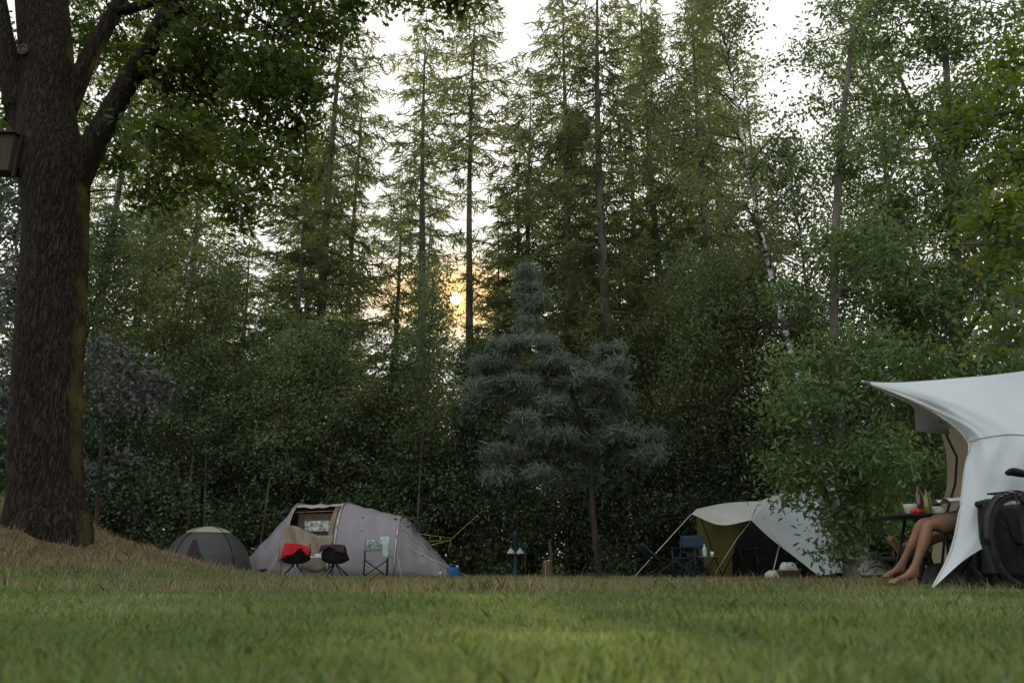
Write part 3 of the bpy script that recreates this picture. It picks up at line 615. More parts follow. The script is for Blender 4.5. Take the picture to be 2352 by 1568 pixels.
def drape(name,label,loc,rz,m,w,drop,zt,seed=0,tilt=0):
    t=thing(name,label,'towel',loc,rz)
    def f(u,v):
        s=(v-.5)*2; x=(u-.5)*w*(1+.1*math.sin(seed+v*5)); fold=.014*math.sin(u*19+seed)+.01*math.sin(u*37+v*4)
        d=abs(s)*drop*(1+.45*math.sin(u*5+seed)+.15*math.sin(u*13+2*seed)); return Vector((x+fold,(s*.05 if abs(s)<.3 else math.copysign(.02+.02*abs(s),s))+fold,zt-d-.03*(2*u-1)**2+tilt*(u-.5)))
    MB().grid(f,30,16).build('towel_cloth',m,t,solid=.008); return t
def director_chair(name,label,loc,rz,fab,met,sz=1,group=None):
    t=thing(name,label,'chair',loc,rz,group); s=sz
    for sx in(-1,1):
        x=.27*s*sx
        MB().tube([(x,-.22,.02),(x,.22,.02)],.012,6).build('foot_bar',met,t)
        MB().tube([(x,.2,.02),(x,.21,.45),(x,.25,.88*s)],.014,7).build('back_post',met,t)
        MB().tube([(x,-.2,.02),(x,-.2,.6)],.014,7).build('front_post',met,t)
        b=MB(); b.box((x,-.0,.615),(.05,.46,.025)); b.build('armrest',met,t,bevel=.005)
    MB().tube([(-.27*s,-.2,.05),(.27*s,-.2,.42)],.011,6).build('cross_brace',met,t); MB().tube([(.27*s,-.19,.05),(-.27*s,-.19,.42)],.011,6).build('cross_brace',met,t)
    MB().tube([(-.27*s,.2,.05),(.27*s,.2,.42)],.011,6).build('cross_brace',met,t); MB().tube([(.27*s,.19,.05),(-.27*s,.19,.42)],.011,6).build('cross_brace',met,t)
    MB().grid(lambda u,v:Vector(((u-.5)*.54*s,(v-.5)*.42,.44-.03*math.sin(math.pi*u))),10,4).build('seat',fab,t,solid=.008)
    MB().grid(lambda u,v:Vector(((u-.5)*.54*s,.235+.03*math.sin(math.pi*u)+.03*v,.62+.25*v)),10,5).build('backrest',fab,t,solid=.008)
    return t
def gp(px,Y): b=W(px,1325,Y); return (b.x,Y,float(gz(b.x,Y)))
c1=gp(676,19.2); bucket_chair('black round bucket chair draped with the red towel',c1,math.pi+.25)
c2=gp(770,19.2); bucket_chair('black round bucket chair draped with the dark plum towel',c2,math.pi-.15)
drape('red_towel','red towel hanging over the left bucket chair before the tunnel tent',(c1[0]+.05,c1[1]-.3,0),.25,M['red'],.56,.22,.77,1,-.05)
drape('plum_towel','dark plum towel hanging over the middle bucket chair',(c2[0]-.03,c2[1]-.3,0),-.15,M['dtowel'],.6,.14,.76,3)
c3=gp(862,19.6); director_chair('folding_chair','folding chair with pale patterned back in front of the lilac tent side',c3,math.pi+.2,M['chairfab'],M['blackmetal'],1)
drape('mint_towel','pale mint towel thrown over the right post of the patterned chair',(c3[0]+.24,c3[1]-.24,0),.2,M['mint'],.2,.36,.96,5)
tp=gp(718,20.5); t=thing('camping_table','low white camping table between the two bucket chairs','table',tp)
MB().box((0,0,.5),(.85,.5,.03)).build('tabletop',M['white'],t,bevel=.006)
for sx,sy in((1,1),(1,-1),(-1,1),(-1,-1)): MB().tube([(sx*.38,sy*.2,.49),(sx*.4,sy*.22,0)],.012,6).build('leg',M['steel'],t)
def bottle(label,loc,h,r,m,capm,name='bottle',cat='bottle'):
    t=thing(name,label,cat,loc)
    MB().lathe([(r*.9,0),(r,.01),(r,h*.55),(r*.9,h*.63),(r*.38,h*.74),(r*.34,h*.93),(r*.4,h*.94)],(0,0,0),16).build('bottle_body',m,t)
    MB().lathe([(r*.42,h*.94),(r*.42,h),(r*.3,h)],(0,0,.001),14).build('cap',capm,t); return t
bottle('dark bottle on the low white camping table',(tp[0]-.12,tp[1],.515),.3,.045,M['glassg'],M['red'])
t=tag(MB().lathe([(.05,0),(.09,.06),(.095,.06),(.05,.004)],(tp[0]+.1,tp[1],.516),16).build('bowl',M['white']),'white bowl on the low white camping table','bowl')
t=tag(MB().lathe([(.03,0),(.04,.09),(.036,.09),(.028,.006)],(tp[0]-.22,tp[1]-.05,.516),14).build('cup',M['mint']),'pale cup on the left end of the white camping table','cup')
j=gp(1040,20.4); t=thing('jerrycan','blue water jerrycan by the tunnel tent rear','jerrycan',j,.3)
MB().box((0,0,.13),(.28,.18,.26)).build('can_body',M['blue'],t,bevel=.03)
MB().tube([(-.08,0,.25),(-.07,0,.31),(.05,0,.31),(.08,0,.25)],.014,7).build('handle',M['blue'],t); MB().lathe([(.025,.25),(.025,.3),(.015,.3)],(.11,0,0),12).build('cap',M['white'],t)
j=gp(1012,20.2); t=thing('gas_canister','small grey canister left of the blue jerrycan','canister',j)
MB().lathe([(.05,0),(.055,.01),(.055,.13),(.03,.16),(.02,.17)],(0,0,0),14).build('canister_body',M['steel'],t); MB().lathe([(.02,.165),(.02,.2),(.01,.2)],(0,0,0),10).build('valve',M['black'],t)
j=gp(1025,20.1); tag(MB().grid(lambda u,v:Vector((j[0]+.09*math.cos(6.283*u)*math.sin(math.pi*v)*(1+.15*math.sin(9*u)),j[1]+.07*math.sin(6.283*u)*math.sin(math.pi*v),.06-.06*math.cos(math.pi*v))),16,8).build('bag',M['skin']),'small brown pouch between canister and blue jerrycan','bag')
q=gp(1184,21.5); t=thing('post','dark teal post carrying two small white shades at the forest edge','post',q)
MB().lathe([(.1,0),(.1,.12),(.06,.2),(.055,1.0),(.09,1.05),(.07,1.13),(.01,1.2)],(0,0,0),14).build('post_shaft',M['teal'],t)
for sx in(-1,1):
    MB().tube([(0,-.03,.74),(sx*.1,-.06,.78),(sx*.13,-.1,.74)],.015,6).build('arm',M['teal'],t)
    MB().lathe([(.11,0),(.095,.04),(.035,.12),(.015,.14)],(sx*.12,-.1,.6),16).build('shade',M['stuffs'],t)
q=gp(1207,21.8); t=thing('sign','small dark board on a stake right of the teal post','sign',q)
MB().box((0,0,.8),(.16,.04,.12)).build('sign_board',M['teal'],t,bevel=.004); MB().tube([(0,.035,0),(0,.035,.84)],.018,6).build('stake',M['wood'],t)
q=gp(1258,20.5); t=thing('tree_stump','pale splintered tree stump at the forest edge','stump',q)
MB().lathe([(.18,-.02),(.14,.1),(.125,.3),(.12,.38),(.1,.4)],(0,0,0),14).build('stump_wood',M['wood'],t); MB().lathe([(.1,.39),(.09,.41),(.001,.405)],(0,0,0),14).build('cut_face',M['cutwood'],t)
q=gp(1265,21); b=MB(); b.tube([(0,0,0),(.02,0,.5),(-.01,0,.8),(-.03,0,.92)],[.05,.045,.03,.006],8); o=tag(b.build('wooden_stake',M['wood']),'thin broken stake standing just behind the stump','stake'); o.location=q

# ---------------------------------------------------------------- middle right tarp tent
loc=W(1720,1313,18.5); loc.z=0
t=thing('tarp_tent','white tarp tent with olive side wall and propped awning beside the navy chairs','tent',loc)
P=W
f=coons(curve([P(1588,1180,17.0),P(1655,1205,16.9),P(1725,1194,17.0)]),curve([P(1600,1168,19.2),P(1665,1155,19),P(1745,1150,18.6)]),curve([P(1588,1180,17.0),P(1600,1168,19.2)]),curve([P(1725,1194,17.0),P(1733,1172,17.9),P(1745,1150,18.6)]))
MB().grid(bump_fn(f,.05,(0,0,1)),14,8).build('awning',M['tarpb'],t,world=True)
f=coons(curve([P(1640,1333,18.9),P(1682,1334,18.3)]),curve([P(1600,1180,19.3),P(1710,1192,18.0)]),curve([P(1640,1333,18.9),P(1606,1270,19.2),P(1600,1180,19.3)]),curve([P(1682,1334,18.3),P(1684,1270,18.1),P(1710,1192,18.0)]))
MB().grid(f,8,10).build('side_wall',M['olive'],t,world=True)
f=coons(curve([P(1648,1334,19.3),P(1860,1330,19.4)]),curve([P(1610,1172,19.5),P(1760,1170,19.5)]),curve([P(1648,1334,19.3),P(1610,1172,19.5)]),curve([P(1860,1330,19.4),P(1760,1170,19.5)]))
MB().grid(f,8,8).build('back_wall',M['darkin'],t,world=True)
RG=[P(1725,1194,17.0),P(1762,1158,17.9),P(1810,1138,18.4),P(1872,1120,18.6)]
f0=coons(curve([P(1878,1320,17.2),P(1905,1318,17.3),P(1925,1314,17.5)]),curve(RG),curve([P(1878,1320,17.2),P(1822,1276,17.2),P(1770,1236,17.1),P(1725,1194,17.0)]),curve([P(1925,1314,17.5),P(1897,1215,18.0),P(1872,1120,18.6)]))
MB().grid(lambda u,v:f0(u,v)+Vector((0,-.03*math.sin(math.pi*u)*math.sin(math.pi*v)-.025*math.sin(u*9+v*13)*math.sin(math.pi*u),0)),24,18).build('main_panel',M['tarpw'],t,world=True)
f=coons(curve(RG),curve([P(1745,1150,18.6),P(1800,1131,19.3),P(1880,1120,20)]),curve([RG[0],P(1745,1150,18.6)]),curve([RG[3],P(1880,1120,20)]))
MB().grid(f,12,6).build('roof_panel',M['tarpb'],t,world=True)
f=coons(curve([P(1925,1314,17.5),P(1990,1320,18),P(2062,1316,18.8)]),curve([P(1872,1120,18.6),P(1925,1185,18.9),P(1990,1250,19.4)]),curve([P(1925,1314,17.5),P(1897,1215,18.0),P(1872,1120,18.6)]),curve([P(2062,1316,18.8),P(1990,1250,19.4)]))
MB().grid(bump_fn(f,.03),14,10).build('rear_panel',M['tarpb'],t,world=True)
MB().tube([P(1725,1196,17.1),P(1690,1240,17.0),P(1640,1320,16.9)],.006,5).build('guy_line',M['wcord'],t,world=True)
MB().tube([P(1588,1180,17.0),P(1448,1334,16.6)],.008,5).build('guy_line',M['wcord'],t,world=True)
MB().tube([P(1742,1190,17.3),P(1800,1260,17.1),],.005,5).build('guy_line',M['wcord'],t,world=True)
MB().tube([P(1608,1186,17.4),P(1662,1330,18)],.014,6).build('tent_pole',M['black'],t,world=True)
MB().tube([P(1722,1197,17.15),P(1655,1330,17.6)],.014,6).build('tent_pole',M['black'],t,world=True)
MB().tube([P(1790,1252,17.15),P(1770,1334,16.9)],.014,6).build('tent_pole',M['steel'],t,world=True)
t=thing('lounge_chair','navy low folding lounge chair leaning back left of the white tarp tent','chair',gp(1512,16.4),.1)
MB().grid(lambda u,v:Vector((-.34+.62*v,(u-.5)*.5,.66-.42*v+.1*v*v-.05*math.sin(math.pi*v))),6,10).build('sling',M['navy'],t,solid=.01)
for sy in(-1,1):
    MB().tube([(-.36,sy*.26,.68),(.3,sy*.26,.02)],.016,6).build('frame_bar',M['blackmetal'],t); MB().tube([(-.2,sy*.27,.02),(.32,sy*.27,.38)],.016,6).build('frame_bar',M['blackmetal'],t)
director_chair('folding_chair','navy folding director chair left of the olive tent wall',gp(1582,16.6),-.6,M['navy'],M['navy'],.88)
director_chair('folding_chair','navy folding chair inside the dark tarp tent entrance',gp(1742,17.6),.6,M['navy'],M['blackmetal'],.85)
q=gp(1628,16.4); t=thing('camping_table','small dark folding table beside the navy director chair','table',q)
MB().box((0,0,.43),(.42,.34,.02)).build('tabletop',M['wood'],t,bevel=.004)
for sx in(-1,1): MB().tube([(sx*.18,-.14,.42),(-sx*.18,-.14,0)],.012,6).build('leg',M['blackmetal'],t); MB().tube([(sx*.18,.14,.42),(-sx*.18,.14,0)],.012,6).build('leg',M['blackmetal'],t)
bottle('blue capped clear water bottle on the small dark folding table',(q[0]-.05,q[1],.441),.25,.04,M['mint'],M['blue'])
tag(MB().lathe([(.03,0),(.035,.09),(.03,.09),(.025,.005)],(q[0]+.1,q[1],.441),12).build('cup',M['white']),'white cup on the small dark folding table','cup')
def heap(name,label,cat,px,Y,w,h,m,seed):
    rg=np.random.default_rng(seed); ph=rg.uniform(0,6,6); x,y,z=gp(px,Y)
    def f(u,v):
        a=2*math.pi*u; r=math.cos(v*math.pi/2)**.6*(1+.15*math.sin(3*a+ph[0])+.08*math.sin(7*a+ph[1]+v*5))
        return Vector((x+w/2*r*math.cos(a),y+w/3*r*math.sin(a),z+h*math.sin(v*math.pi/2)*(1+.15*math.sin(4*a+ph[2])*(1-v)+.1*math.sin(9*a+ph[3])*math.sin(v*3))))
    return tag(MB().grid(f,40,12).build(name,m),label,cat)
heap('crumpled_bag','pale crumpled bag lying before the tarp tent entrance','bag',1783,16.4,.5,.17,M['stuffs'],1)
heap('laundry_heap','white heap of cloth in the dark basket before the tarp tent','cloth',1812,16.3,.4,.32,M['stuffs'],2)
q=gp(1812,16.3); tag(MB().lathe([(.2,0),(.22,.16),(.23,.16),(.23,.19),(.215,.19),(.19,.02)],q,20).build('basket',M['brownin']),'dark basket holding white cloth before the tarp tent','basket')

# ---------------------------------------------------------------- big white tarp shelter (right)
loc=W(2140,1345,6.3); loc.z=0
t=thing('tarp_shelter','big white tarp shelter with pointed beak over the seated people','tent',loc)
Bc=curve([P(2140,1352,6.1),P(2230,1275,6.15),P(2330,1235,6.2),P(2480,1270,6.3),P(2660,1352,6.4)])
Tc=curve([P(1978,875,6.5),P(2060,878,6.55),P(2200,868,6.7),P(2350,852,6.9),P(2700,800,7.3)])
Lc=curve([P(2140,1352,6.1),P(2183,1265,6.25),P(2204,1170,6.35),P(2215,1080,6.4),P(2222,1010,6.45),P(2150,950,6.5),P(2060,905,6.5),P(1978,875,6.5)])
Rc=curve([P(2660,1352,6.4),P(2680,1080,6.7),P(2700,800,7.3)])
ff=coons(Bc,Tc,Lc,Rc)
def front(u,v):
    p=ff(u,v); wr=.02*math.sin((u*3+v*2)*7)*math.sin(math.pi*v)*math.exp(-3*u)+.008*math.sin(u*40+v*22)*math.exp(-((u-.02)**2+(v-.58)**2)*10)+.008*math.sin(u*25-v*17)*math.sin(math.pi*v); return p+Vector((0,-.12*math.sin(math.pi*min(1,u*1.3))*math.sin(math.pi*v)+wr,0))
MB().grid(front,80,70).build('front_panel',M['tarpw'],t,world=True)
MB().tube([front(u,.56+.02*u)+Vector((0,-.006,0)) for u in np.linspace(0,1,24)],.003,5).build('seam',M['greymesh'],t,world=True)
MB().tube([Lc(s)+Vector((0,-.003,0)) for s in np.linspace(0,1,40)],.008,6).build('edge_binding',M['tarpb'],t,world=True)
Bk=curve([P(2085,925,8.6),P(2300,930,8.9),P(2560,900,9.2)])
f=coons(Tc,Bk,curve([Tc(0),Bk(0)]),curve([Tc(1),Bk(1)]))
MB().grid(bump_fn(f,.05,(0,0,-1)),20,12).build('roof_panel',M['tarpb'],t,world=True)
f=coons(curve([P(2130,1345,8.6),P(2400,1345,8.8),P(2640,1345,9.2)]),Bk,curve([P(2130,1345,8.6),P(2152,1200,8.55),P(2176,1100,8.5),P(2158,990,8.5),Bk(0)]),curve([P(2640,1345,9.2),Bk(1)]))
MB().grid(f,20,20).build('inner_wall',M['inner'],t,world=True)
MB().tube([P(2172,995,8.3),P(2198,1050,8.3),P(2194,1110,8.3),P(2174,1180,8.3),P(2160,1340,8.3)],.014,6).build('zip_edge',M['black'],t,world=True)
f=coons(curve([P(2103,990,7.6),P(2182,998,7.4)]),curve([P(2100,930,7.6),P(2176,975,7.2)]),curve([P(2103,990,7.6),P(2100,930,7.6)]),curve([P(2182,998,7.4),P(2176,975,7.2)]))
MB().grid(f,6,6).build('mesh_flap',M['greymesh'],t,world=True)
f=coons(curve([P(1985,878,6.52),P(2100,932,7.0),P(2180,985,7.4)]),curve([P(1985,877,6.6),P(2150,930,7.8),P(2260,950,8)]),curve([P(1985,878,6.52),P(1985,877,6.6)]),curve([P(2180,985,7.4),P(2260,950,8)]))
MB().grid(f,10,5).build('beak_lining',M['tan'],t,world=True)
MB().tube([P(2232,1000,6.6),P(2240,1345,6.9)],.014,8).build('tent_pole',M['steel'],t,world=True)
MB().box(P(1992,878,6.47),(.05,.01,.02),(0,.1,0)).build('corner_patch',M['greymesh'],t,world=True)
heap('duffel_bag','black duffel bag on the ground under the white tarp shelter','bag',2190,7.0,.45,.2,M['black'],5)
heap('rucksack','larger black bag behind the bicycle under the tarp shelter','bag',2275,7.3,.7,.42,M['black'],6)

q=W(2115,1182,7.3)
t=thing('camping_table','dark topped camping table under the beak of the white tarp shelter','table',(q.x,7.3,0)); tz=q.z
MB().box((0,0,tz-.02),(.62,.6,.03)).build('tabletop',M['blackmetal'],t,bevel=.008)
for sx in(-1,1): MB().tube([(sx*.05-.0,.2,tz-.03),(sx*.22,.25,0)],.014,7).build('leg',M['blackmetal'],t); MB().tube([(sx*.05,-.2,tz-.03),(sx*.22,-.25,0)],.014,7).build('leg',M['blackmetal'],t)
def ox(px,Y=7.3): return W(px,1182,Y).x
bottle('tall brown wine bottle on the dark topped camping table',(ox(2123),7.35,tz-.004),.31,.038,M['glassg'],M['black'])
bottle('shorter olive oil bottle beside the wine bottle',(ox(2134,7.15),7.15,tz-.004),.23,.032,M['glasso'],M['black'])
tag(MB().lathe([(.05,0),(.06,.08),(.062,.1),(.06,.1)],(ox(2100),7.35,tz-.003),18).build('food_container',M['stuffs']),'pale lidded container left of the wine bottle','container')
for i,(a,yy) in enumerate(((2096,7.12),(2104,7.1),(2112,7.13))):
    tag(MB().lathe([(.005,0),(.022,.004),(.03,.022),(.024,.042),(.005,.045)],(ox(a,7.15),yy,tz-.004),12).build('tomato',M['tomato']),'small red tomato on the dark topped camping table','tomato','tomatoes on the camping table')
heap('snack_bag','crumpled pale foil bag on the right end of the dark topped table','bag',2172,7.2,.16,.06,M['paper'],9).location.z=tz
# ---------------------------------------------------------------- people
def skin_obj(name,V,E,R,m,parent,root=0,sub=2):
    me=bpy.data.meshes.new(name); me.from_pydata([tuple(v-parent.location) for v in V],E,[]); me.update()
    o=link(name,me,m,parent); sm=o.modifiers.new('sk','SKIN'); sm.use_smooth_shade=True
    for i,r in enumerate(R):
        d=me.skin_vertices[0].data[i]; d.radius=(r,r) if not isinstance(r,tuple) else r; d.use_root=(i==root)
    q=o.modifiers.new('ss','SUBSURF'); q.levels=sub; q.render_levels=sub; return o
def person(label,hip,knees,ankles,toes,chest,head,hands,face=(-1,0,0)):
    t=thing('person',label,'person',(hip.x,hip.y,0))
    V=[];E=[];R=[]
    def add(p,r,par=None):
        V.append(Vector(p)); R.append(r)
        if par is not None: E.append((par,len(V)-1))
        return len(V)-1
    fc=Vector(face)
    h=add(hip,.14); w=add(hip.lerp(chest,.45),.125,h); c=add(chest,.15,w); n=add(chest+Vector((-.0,0,.16)),.06,c)
    hd=add(head+Vector((0,0,-.08)),.07,n); h1=add(head+fc*.015,.092,hd); add(head+Vector((0,0,.09)),.075,h1); 
    for i,sy in enumerate((-1,1)):
        hj=add(hip+Vector((-.03,sy*.1,-.01)),.1,h); mt=add(V[hj].lerp(knees[i],.5),.07,hj); kn=add(knees[i],(.05,.048),mt)
        cf=add(knees[i].lerp(ankles[i],.3)+Vector((.016,0,0)),.05,kn); lo=add(knees[i].lerp(ankles[i],.72)+Vector((.004,0,0)),.032,cf); an=add(ankles[i],.03,lo)
        d=(toes[i]-ankles[i]); heel=add(ankles[i]-d.normalized()*.035+Vector((0,0,-.032)),.026,an)
        md=add(ankles[i].lerp(toes[i],.45),(.032,.024),an); bl=add(ankles[i].lerp(toes[i],.78),(.038,.017),md)
        for k in range(5):
            off=(k-2)*.019; add(toes[i]+Vector((.012*abs(k-1 if sy<0 else k-3),off*sy*1,0)),.0095,bl)
        sh=add(chest+Vector((0,sy*.17,.06)),.055,c); el=chest+Vector((-.06,sy*.24,-.2)); e=add(el,.042,sh); fw=add(el.lerp(hands[i],.5),.037,e)
        wr=add(hands[i],.026,fw); dh=(hands[i]-el).normalized(); pm=add(hands[i]+dh*.06,(.036,.02),wr)
        for k in range(4):
            o_=Vector((0,(k-1.5)*.02,0)); L_=(.07,.08,.075,.06)[k]; a1=add(hands[i]+dh*.1+o_,.0095,pm); add(hands[i]+dh*(.1+L_*.8)+o_+Vector((0,0,-.025)),.008,a1)
        th=add(hands[i]+dh*.055+Vector((0,-sy*.04,.01)),.011,pm); add(hands[i]+dh*.09+Vector((0,-sy*.05,.0)),.009,th)
    skin_obj('body',V,E,R,M['skin'],t)
    V2=[hip,hip+Vector((.0,0,.1))];E2=[(0,1)];R2=[.155,.145]
    for i,sy in enumerate((-1,1)):
        b0=len(V2); V2+= [hip+Vector((-.04,sy*.1,-.005)),(hip+Vector((-.03,sy*.1,0))).lerp(knees[i],.5),(hip+Vector((-.03,sy*.1,0))).lerp(knees[i],.86)]; E2+=[(0,b0),(b0,b0+1),(b0+1,b0+2)]; R2+=[.118,.092,.08]
    skin_obj('shorts',V2,E2,R2,M['shorts'],t)
    V3=[hip+Vector((0,0,.1)),hip.lerp(chest,.5),chest,chest+Vector((0,0,.1))]; E3=[(0,1),(1,2),(2,3)]; R3=[.15,.145,.168,.09]
    for sy in(-1,1): V3+=[chest+Vector((0,sy*.18,.06)),chest+Vector((-.03,sy*.23,-.1))]; k_=len(V3)-2; E3+=[(2,k_),(k_,k_+1)]; R3+=[.068,.058]
    skin_obj('shirt',V3,E3,R3,M['shirt'],t)
    b=MB().grid(lambda u,v:head-t.location+Vector((.03,0,.03))+Vector((math.cos(6.283*u)*.103*math.cos(v*1.57),math.sin(6.283*u)*.098*math.cos(v*1.57),.125*math.sin(v*1.57))),24,8); b.build('hair',M['hair'],t)
    hp=head-t.location
    b=MB(); b.add([hp+Vector((-.1,0,.03)),hp+Vector((-.13,0,-.02)),hp+Vector((-.1,-.018,-.025)),hp+Vector((-.1,.018,-.025))],[(0,1,2),(0,3,1),(1,3,2)]); b.build('nose',M['skin'],t)
    for sy in(-1,1): MB().lathe([(.001,-.011),(.011,0),(.001,.011)],hp+Vector((-.096,sy*.033,.025)),10).build('eye',M['black'],t)
    b=MB(); b.box(hp+Vector((-.1,0,-.055)),(.01,.045,.008)); b.build('mouth',M['lamp'],t)
    return t
Y1=6.75
hipA=Vector((W(2262,1240,Y1).x,Y1,.53)); 
person('person in brown shorts seated sideways with bare feet on the lawn',hipA,[P(2130,1205,Y1-.12),P(2116,1200,Y1+.14)],[P(2096,1318,Y1-.16),P(2066,1306,Y1+.2)],[P(2040,1339,Y1-.2),P(2028,1325,Y1+.22)],hipA+Vector((.24,0,.42)),hipA+Vector((.26,0,.7)),[hipA+Vector((.0,-.15,.17)),hipA+Vector((.0,.15,.17))])
Y2=7.7
hipB=Vector((W(2285,1250,Y2).x,Y2,.5))
person('person reclining under the tarp with bare feet raised on a stool',hipB,[P(2158,1232,Y2-.1),P(2152,1230,Y2+.12)],[P(2064,1262,Y2-.08),P(2062,1258,Y2+.08)],[P(2040,1236,Y2-.1),P(2043,1232,Y2+.1)],hipB+Vector((.3,0,.38)),hipB+Vector((.33,0,.66)),[hipB+Vector((.03,-.12,.16)),hipB+Vector((.03,.12,.16))])
q=P(2075,1275,Y2); t=thing('stool','low black folding stool under the raised bare feet','stool',(q.x,Y2,0))
MB().box((0,0,q.z-.03),(.3,.34,.04)).build('seat',M['black'],t,bevel=.01)
for sx in(-1,1):
    for sy in(-1,1): MB().tube([(sx*.12,sy*.14,q.z-.05),(-sx*.13,sy*.15,0)],.012,6).build('leg',M['blackmetal'],t)
director_chair('folding_chair','black folding chair carrying the person in brown shorts',(hipA.x+.03,Y1,-.02),-math.pi/2,M['black'],M['blackmetal'],1)
director_chair('folding_chair','black folding chair carrying the reclining person',(hipB.x+.03,Y2,-.05),-math.pi/2,M['black'],M['blackmetal'],1)
q=hipA+Vector((-.24,-.02,.16)); t=thing('magazine','open magazine lying on the lap of the person in shorts','magazine',q)
for s in(-1,1): MB().grid(lambda u,v:Vector((-.1+.2*u,s*.17*v,.03*math.sin(math.pi*v)+.015*u)),4,8).build('page',M['paper'],t)
# ---------------------------------------------------------------- bicycle
wx=W(2348,1245,6.05)
t=thing('bicycle','black touring bicycle with black pannier bags at the right edge','bicycle',(wx.x,6.05,0),math.radians(22))
def wheel(x):
    w_=thing('wheel',None,None); w_.parent=t; w_.location=(x,0,.35)
    b=MB(); b.tube([(.335*math.cos(a),0,.335*math.sin(a)) for a in np.linspace(0,6.283,49)],.02,8); b.build('tyre',M['black'],w_)
    b=MB(); b.tube([(.31*math.cos(a),0,.31*math.sin(a)) for a in np.linspace(0,6.283,49)],.01,6)
    for k in range(18):
        a=k*.349; b.tube([(.02*math.cos(a+1),.02*(-1)**k,.02*math.sin(a+1)),(.31*math.cos(a),0,.31*math.sin(a))],.0015,3)
    b.tube([(0,-.05,0),(0,.05,0)],.02,8); b.build('rim',M['blackmetal'],w_)
wheel(0); wheel(1.08)
b=MB()
for a,c in(((0,0,.35),(.42,0,.3)),((0,0,.35),(.27,0,.78)),((.42,0,.3),(.24,0,.88)),((.42,0,.3),(.9,0,.78)),((.27,0,.78),(.88,0,.86)),((.87,0,.92),(.93,0,.7)),((.93,0,.7),(1.08,0,.35))): b.tube([a,c],.016,8)
b.build('frame',M['blackmetal'],t)
MB().grid(lambda u,v:Vector((.03+.26*u,(v-.5)*.14*(1-.8*u)**.7,.89-.03*(2*v-1)**2+.008*math.cos(u*5))),10,8).build('saddle',M['black'],t,solid=.03)
MB().tube([(.87,0,.92),(.86,0,1.02),(.84,-.15,1.05),(.74,-.3,1.04)],.013,7).build('handlebar',M['blackmetal'],t); MB().tube([(.86,0,1.02),(.84,.15,1.05),(.74,.3,1.04)],.013,7).build('handlebar',M['blackmetal'],t)
b=MB(); b.tube([(-.2,-.06,.7),(.25,-.06,.7),(.25,.06,.7),(-.2,.06,.7),(-.2,-.06,.7)],.007,6); b.tube([(0,-.07,.35),(-.08,-.06,.7)],.006,6); b.tube([(0,.07,.35),(-.08,.06,.7)],.006,6); b.build('rack',M['blackmetal'],t)
b=MB().grid(lambda u,v:Vector((.375*math.cos(.3+2.9*u),(v-.5)*.06,.35+.375*math.sin(.3+2.9*u))),20,2); b.build('mudguard',M['blackmetal'],t,solid=.003)
for sy in(-1,1):
    pn=MB()
    def pf2(u,v):
        a=2*math.pi*u; ca,sa=math.cos(a),math.sin(a); ex=.45
        vv=min(v/.94,1); k=(1-.12*v)*(1+.04*math.sin(6*u*6.28+v*7)); top=1 if v<.94 else 0.0
        x=math.copysign(abs(ca)**ex,ca)*.25*k*top; y=math.copysign(abs(sa)**ex,sa)*.085*k*(1-.35*v)*top
        return Vector((.07+x,sy*.17+y,.13+.5*vv+.014*math.sin(x*20)*v))
    pn.grid(pf2,48,16); pn.box((.07,sy*.17,.135),(.42,.13,.02)); o=pn.build('pannier_bag',M['bagcloth'],t)
    MB().tube([(-.17,sy*.18,.63),(-.04,sy*.19,.655),(.12,sy*.19,.65),(.29,sy*.18,.63)],.026,8).build('rolled_top',M['black'],o)
    if sy<0:
        MB().box((.12,sy*.262,.42),(.03,.008,.34)).build('strap',M['blackmetal'],o); MB().box((-.11,sy*.257,.57),(.05,.012,.03)).build('reflector',M['lamp'],o)
        for txt,zz,sz in(('HOMEMADE',.275,.028),('NANO',.23,.038)):
            cu=bpy.data.curves.new('lettering','FONT'); cu.body=txt; cu.size=sz; cu.extrude=.001; cu.align_x='CENTER'
            to=bpy.data.objects.new('lt',cu); COL.objects.link(to); bpy.context.view_layer.update()
            me=bpy.data.meshes.new_from_object(to); bpy.data.objects.remove(to)
            lo=link('lettering',me,M['white'],o); lo.location=(-.02,-.272,zz); lo.rotation_euler=(math.pi/2,0,0)
MB().lathe([(.05,-.03),(.05,.03)],(.42,-.06,.3),14).build('chainring',M['steel'],t)

# ---------------------------------------------------------------- light, sky, camera
elev=math.atan2((ST+(CY-688)/F*CT),(CT-(CY-688)/F*ST)); azm=math.atan2((1047-CX)/F,(CT-(CY-688)/F*ST))
sd=Vector((math.sin(azm)*math.cos(elev),math.cos(azm)*math.cos(elev),math.sin(elev)))
w=bpy.data.worlds.new("World"); bpy.context.scene.world=w; w.use_nodes=True; nt=w.node_tree; nt.nodes.clear(); L=nt.links.new
out=N(nt,'ShaderNodeOutputWorld'); bg=N(nt,'ShaderNodeBackground')
sky=N(nt,'ShaderNodeTexSky'); sky.sky_type='NISHITA'; sky.sun_disc=False; sky.sun_elevation=elev; sky.sun_rotation=azm; sky.air_density=1; sky.dust_density=3; sky.altitude=50
hs=N(nt,'ShaderNodeHueSaturation'); hs.inputs['Saturation'].default_value=.3; hs.inputs['Value'].default_value=.35; L(sky.outputs[0],hs.inputs['Color'])
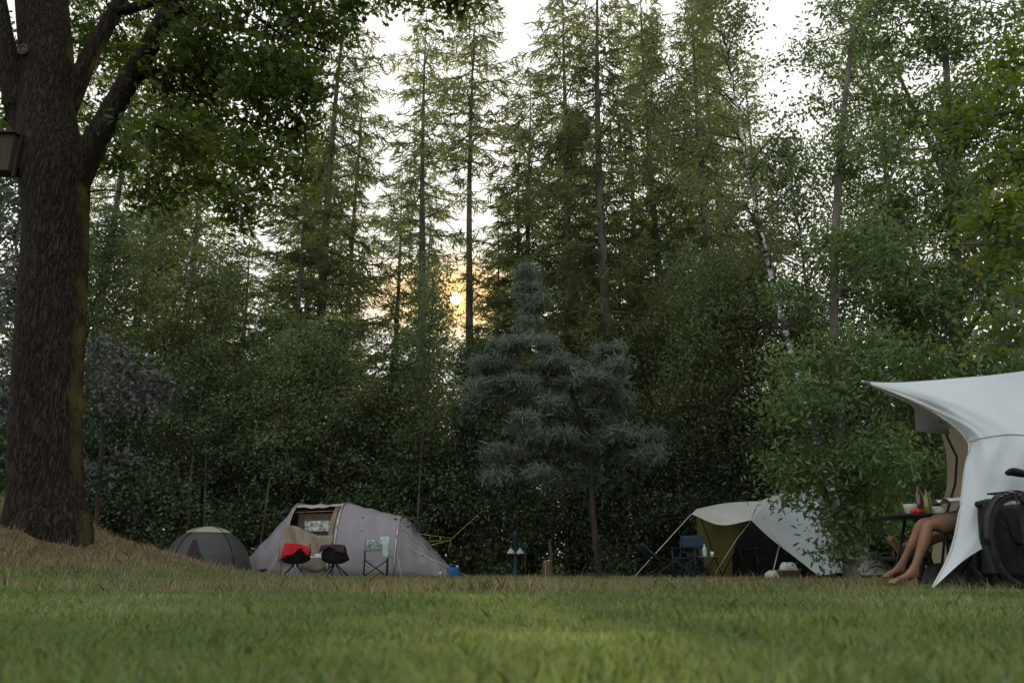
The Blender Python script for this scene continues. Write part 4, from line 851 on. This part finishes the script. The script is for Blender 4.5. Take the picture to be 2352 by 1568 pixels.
# thin bright haze over the whole sky
hz=N(nt,'ShaderNodeVectorMath',operation='ADD'); hz.inputs[1].default_value=(7.3,7.45,7.35); L(hs.outputs[0],hz.inputs[0])
mn=N(nt,'ShaderNodeVectorMath',operation='MINIMUM'); mn.inputs[1].default_value=(9.0,8.75,8.3); L(hz.outputs[0],mn.inputs[0])
tc=N(nt,'ShaderNodeTexCoord')
sb=N(nt,'ShaderNodeVectorMath',operation='SUBTRACT'); sb.inputs[1].default_value=sd; L(tc.outputs['Generated'],sb.inputs[0])
sq=N(nt,'ShaderNodeVectorMath',operation='MULTIPLY'); sq.inputs[1].default_value=(1,1,2.3); L(sb.outputs[0],sq.inputs[0])
ln=N(nt,'ShaderNodeVectorMath',operation='LENGTH'); L(sq.outputs[0],ln.inputs[0])
mr=N(nt,'ShaderNodeMapRange'); mr.inputs['From Min'].default_value=.15; mr.inputs['From Max'].default_value=.05; L(ln.outputs['Value'],mr.inputs[0])
wm=N(nt,'ShaderNodeMixRGB'); wm.inputs[2].default_value=(12.5,7.6,3.2,1); L(mr.outputs[0],wm.inputs[0]); L(mn.outputs[0],wm.inputs[1])
ln2=N(nt,'ShaderNodeVectorMath',operation='LENGTH'); L(sb.outputs[0],ln2.inputs[0])
mr=N(nt,'ShaderNodeMapRange'); mr.interpolation_type='SMOOTHSTEP'; mr.inputs['From Min'].default_value=.0075; mr.inputs['From Max'].default_value=.0045; L(ln2.outputs['Value'],mr.inputs[0])
sm_=N(nt,'ShaderNodeMixRGB'); sm_.inputs[2].default_value=(600,450,230,1); L(mr.outputs[0],sm_.inputs[0]); L(wm.outputs[0],sm_.inputs[1])
L(sm_.outputs[0],bg.inputs[0]); bg.inputs[1].default_value=.138; L(bg.outputs[0],out.inputs[0])
sl=bpy.data.lights.new('sun','SUN'); sl.energy=4.0; sl.angle=math.radians(.53); sl.color=(1,.8,.52)
so=bpy.data.objects.new('sun',sl); COL.objects.link(so); so.rotation_euler=(-sd).to_track_quat('-Z','Y').to_euler()
cam=bpy.data.cameras.new('camera'); co=bpy.data.objects.new('camera',cam); COL.objects.link(co)
co.location=(0,0,CAMH); co.rotation_euler=(math.pi/2+TH,0,0); cam.lens=28; cam.sensor_width=36; cam.clip_end=2000; cam.clip_start=.05
cam.dof.use_dof=True; cam.dof.focus_distance=16; cam.dof.aperture_fstop=4.0
sc=bpy.context.scene; sc.camera=co; sc.view_settings.view_transform='Standard'; sc.view_settings.look='None'; sc.view_settings.exposure=0
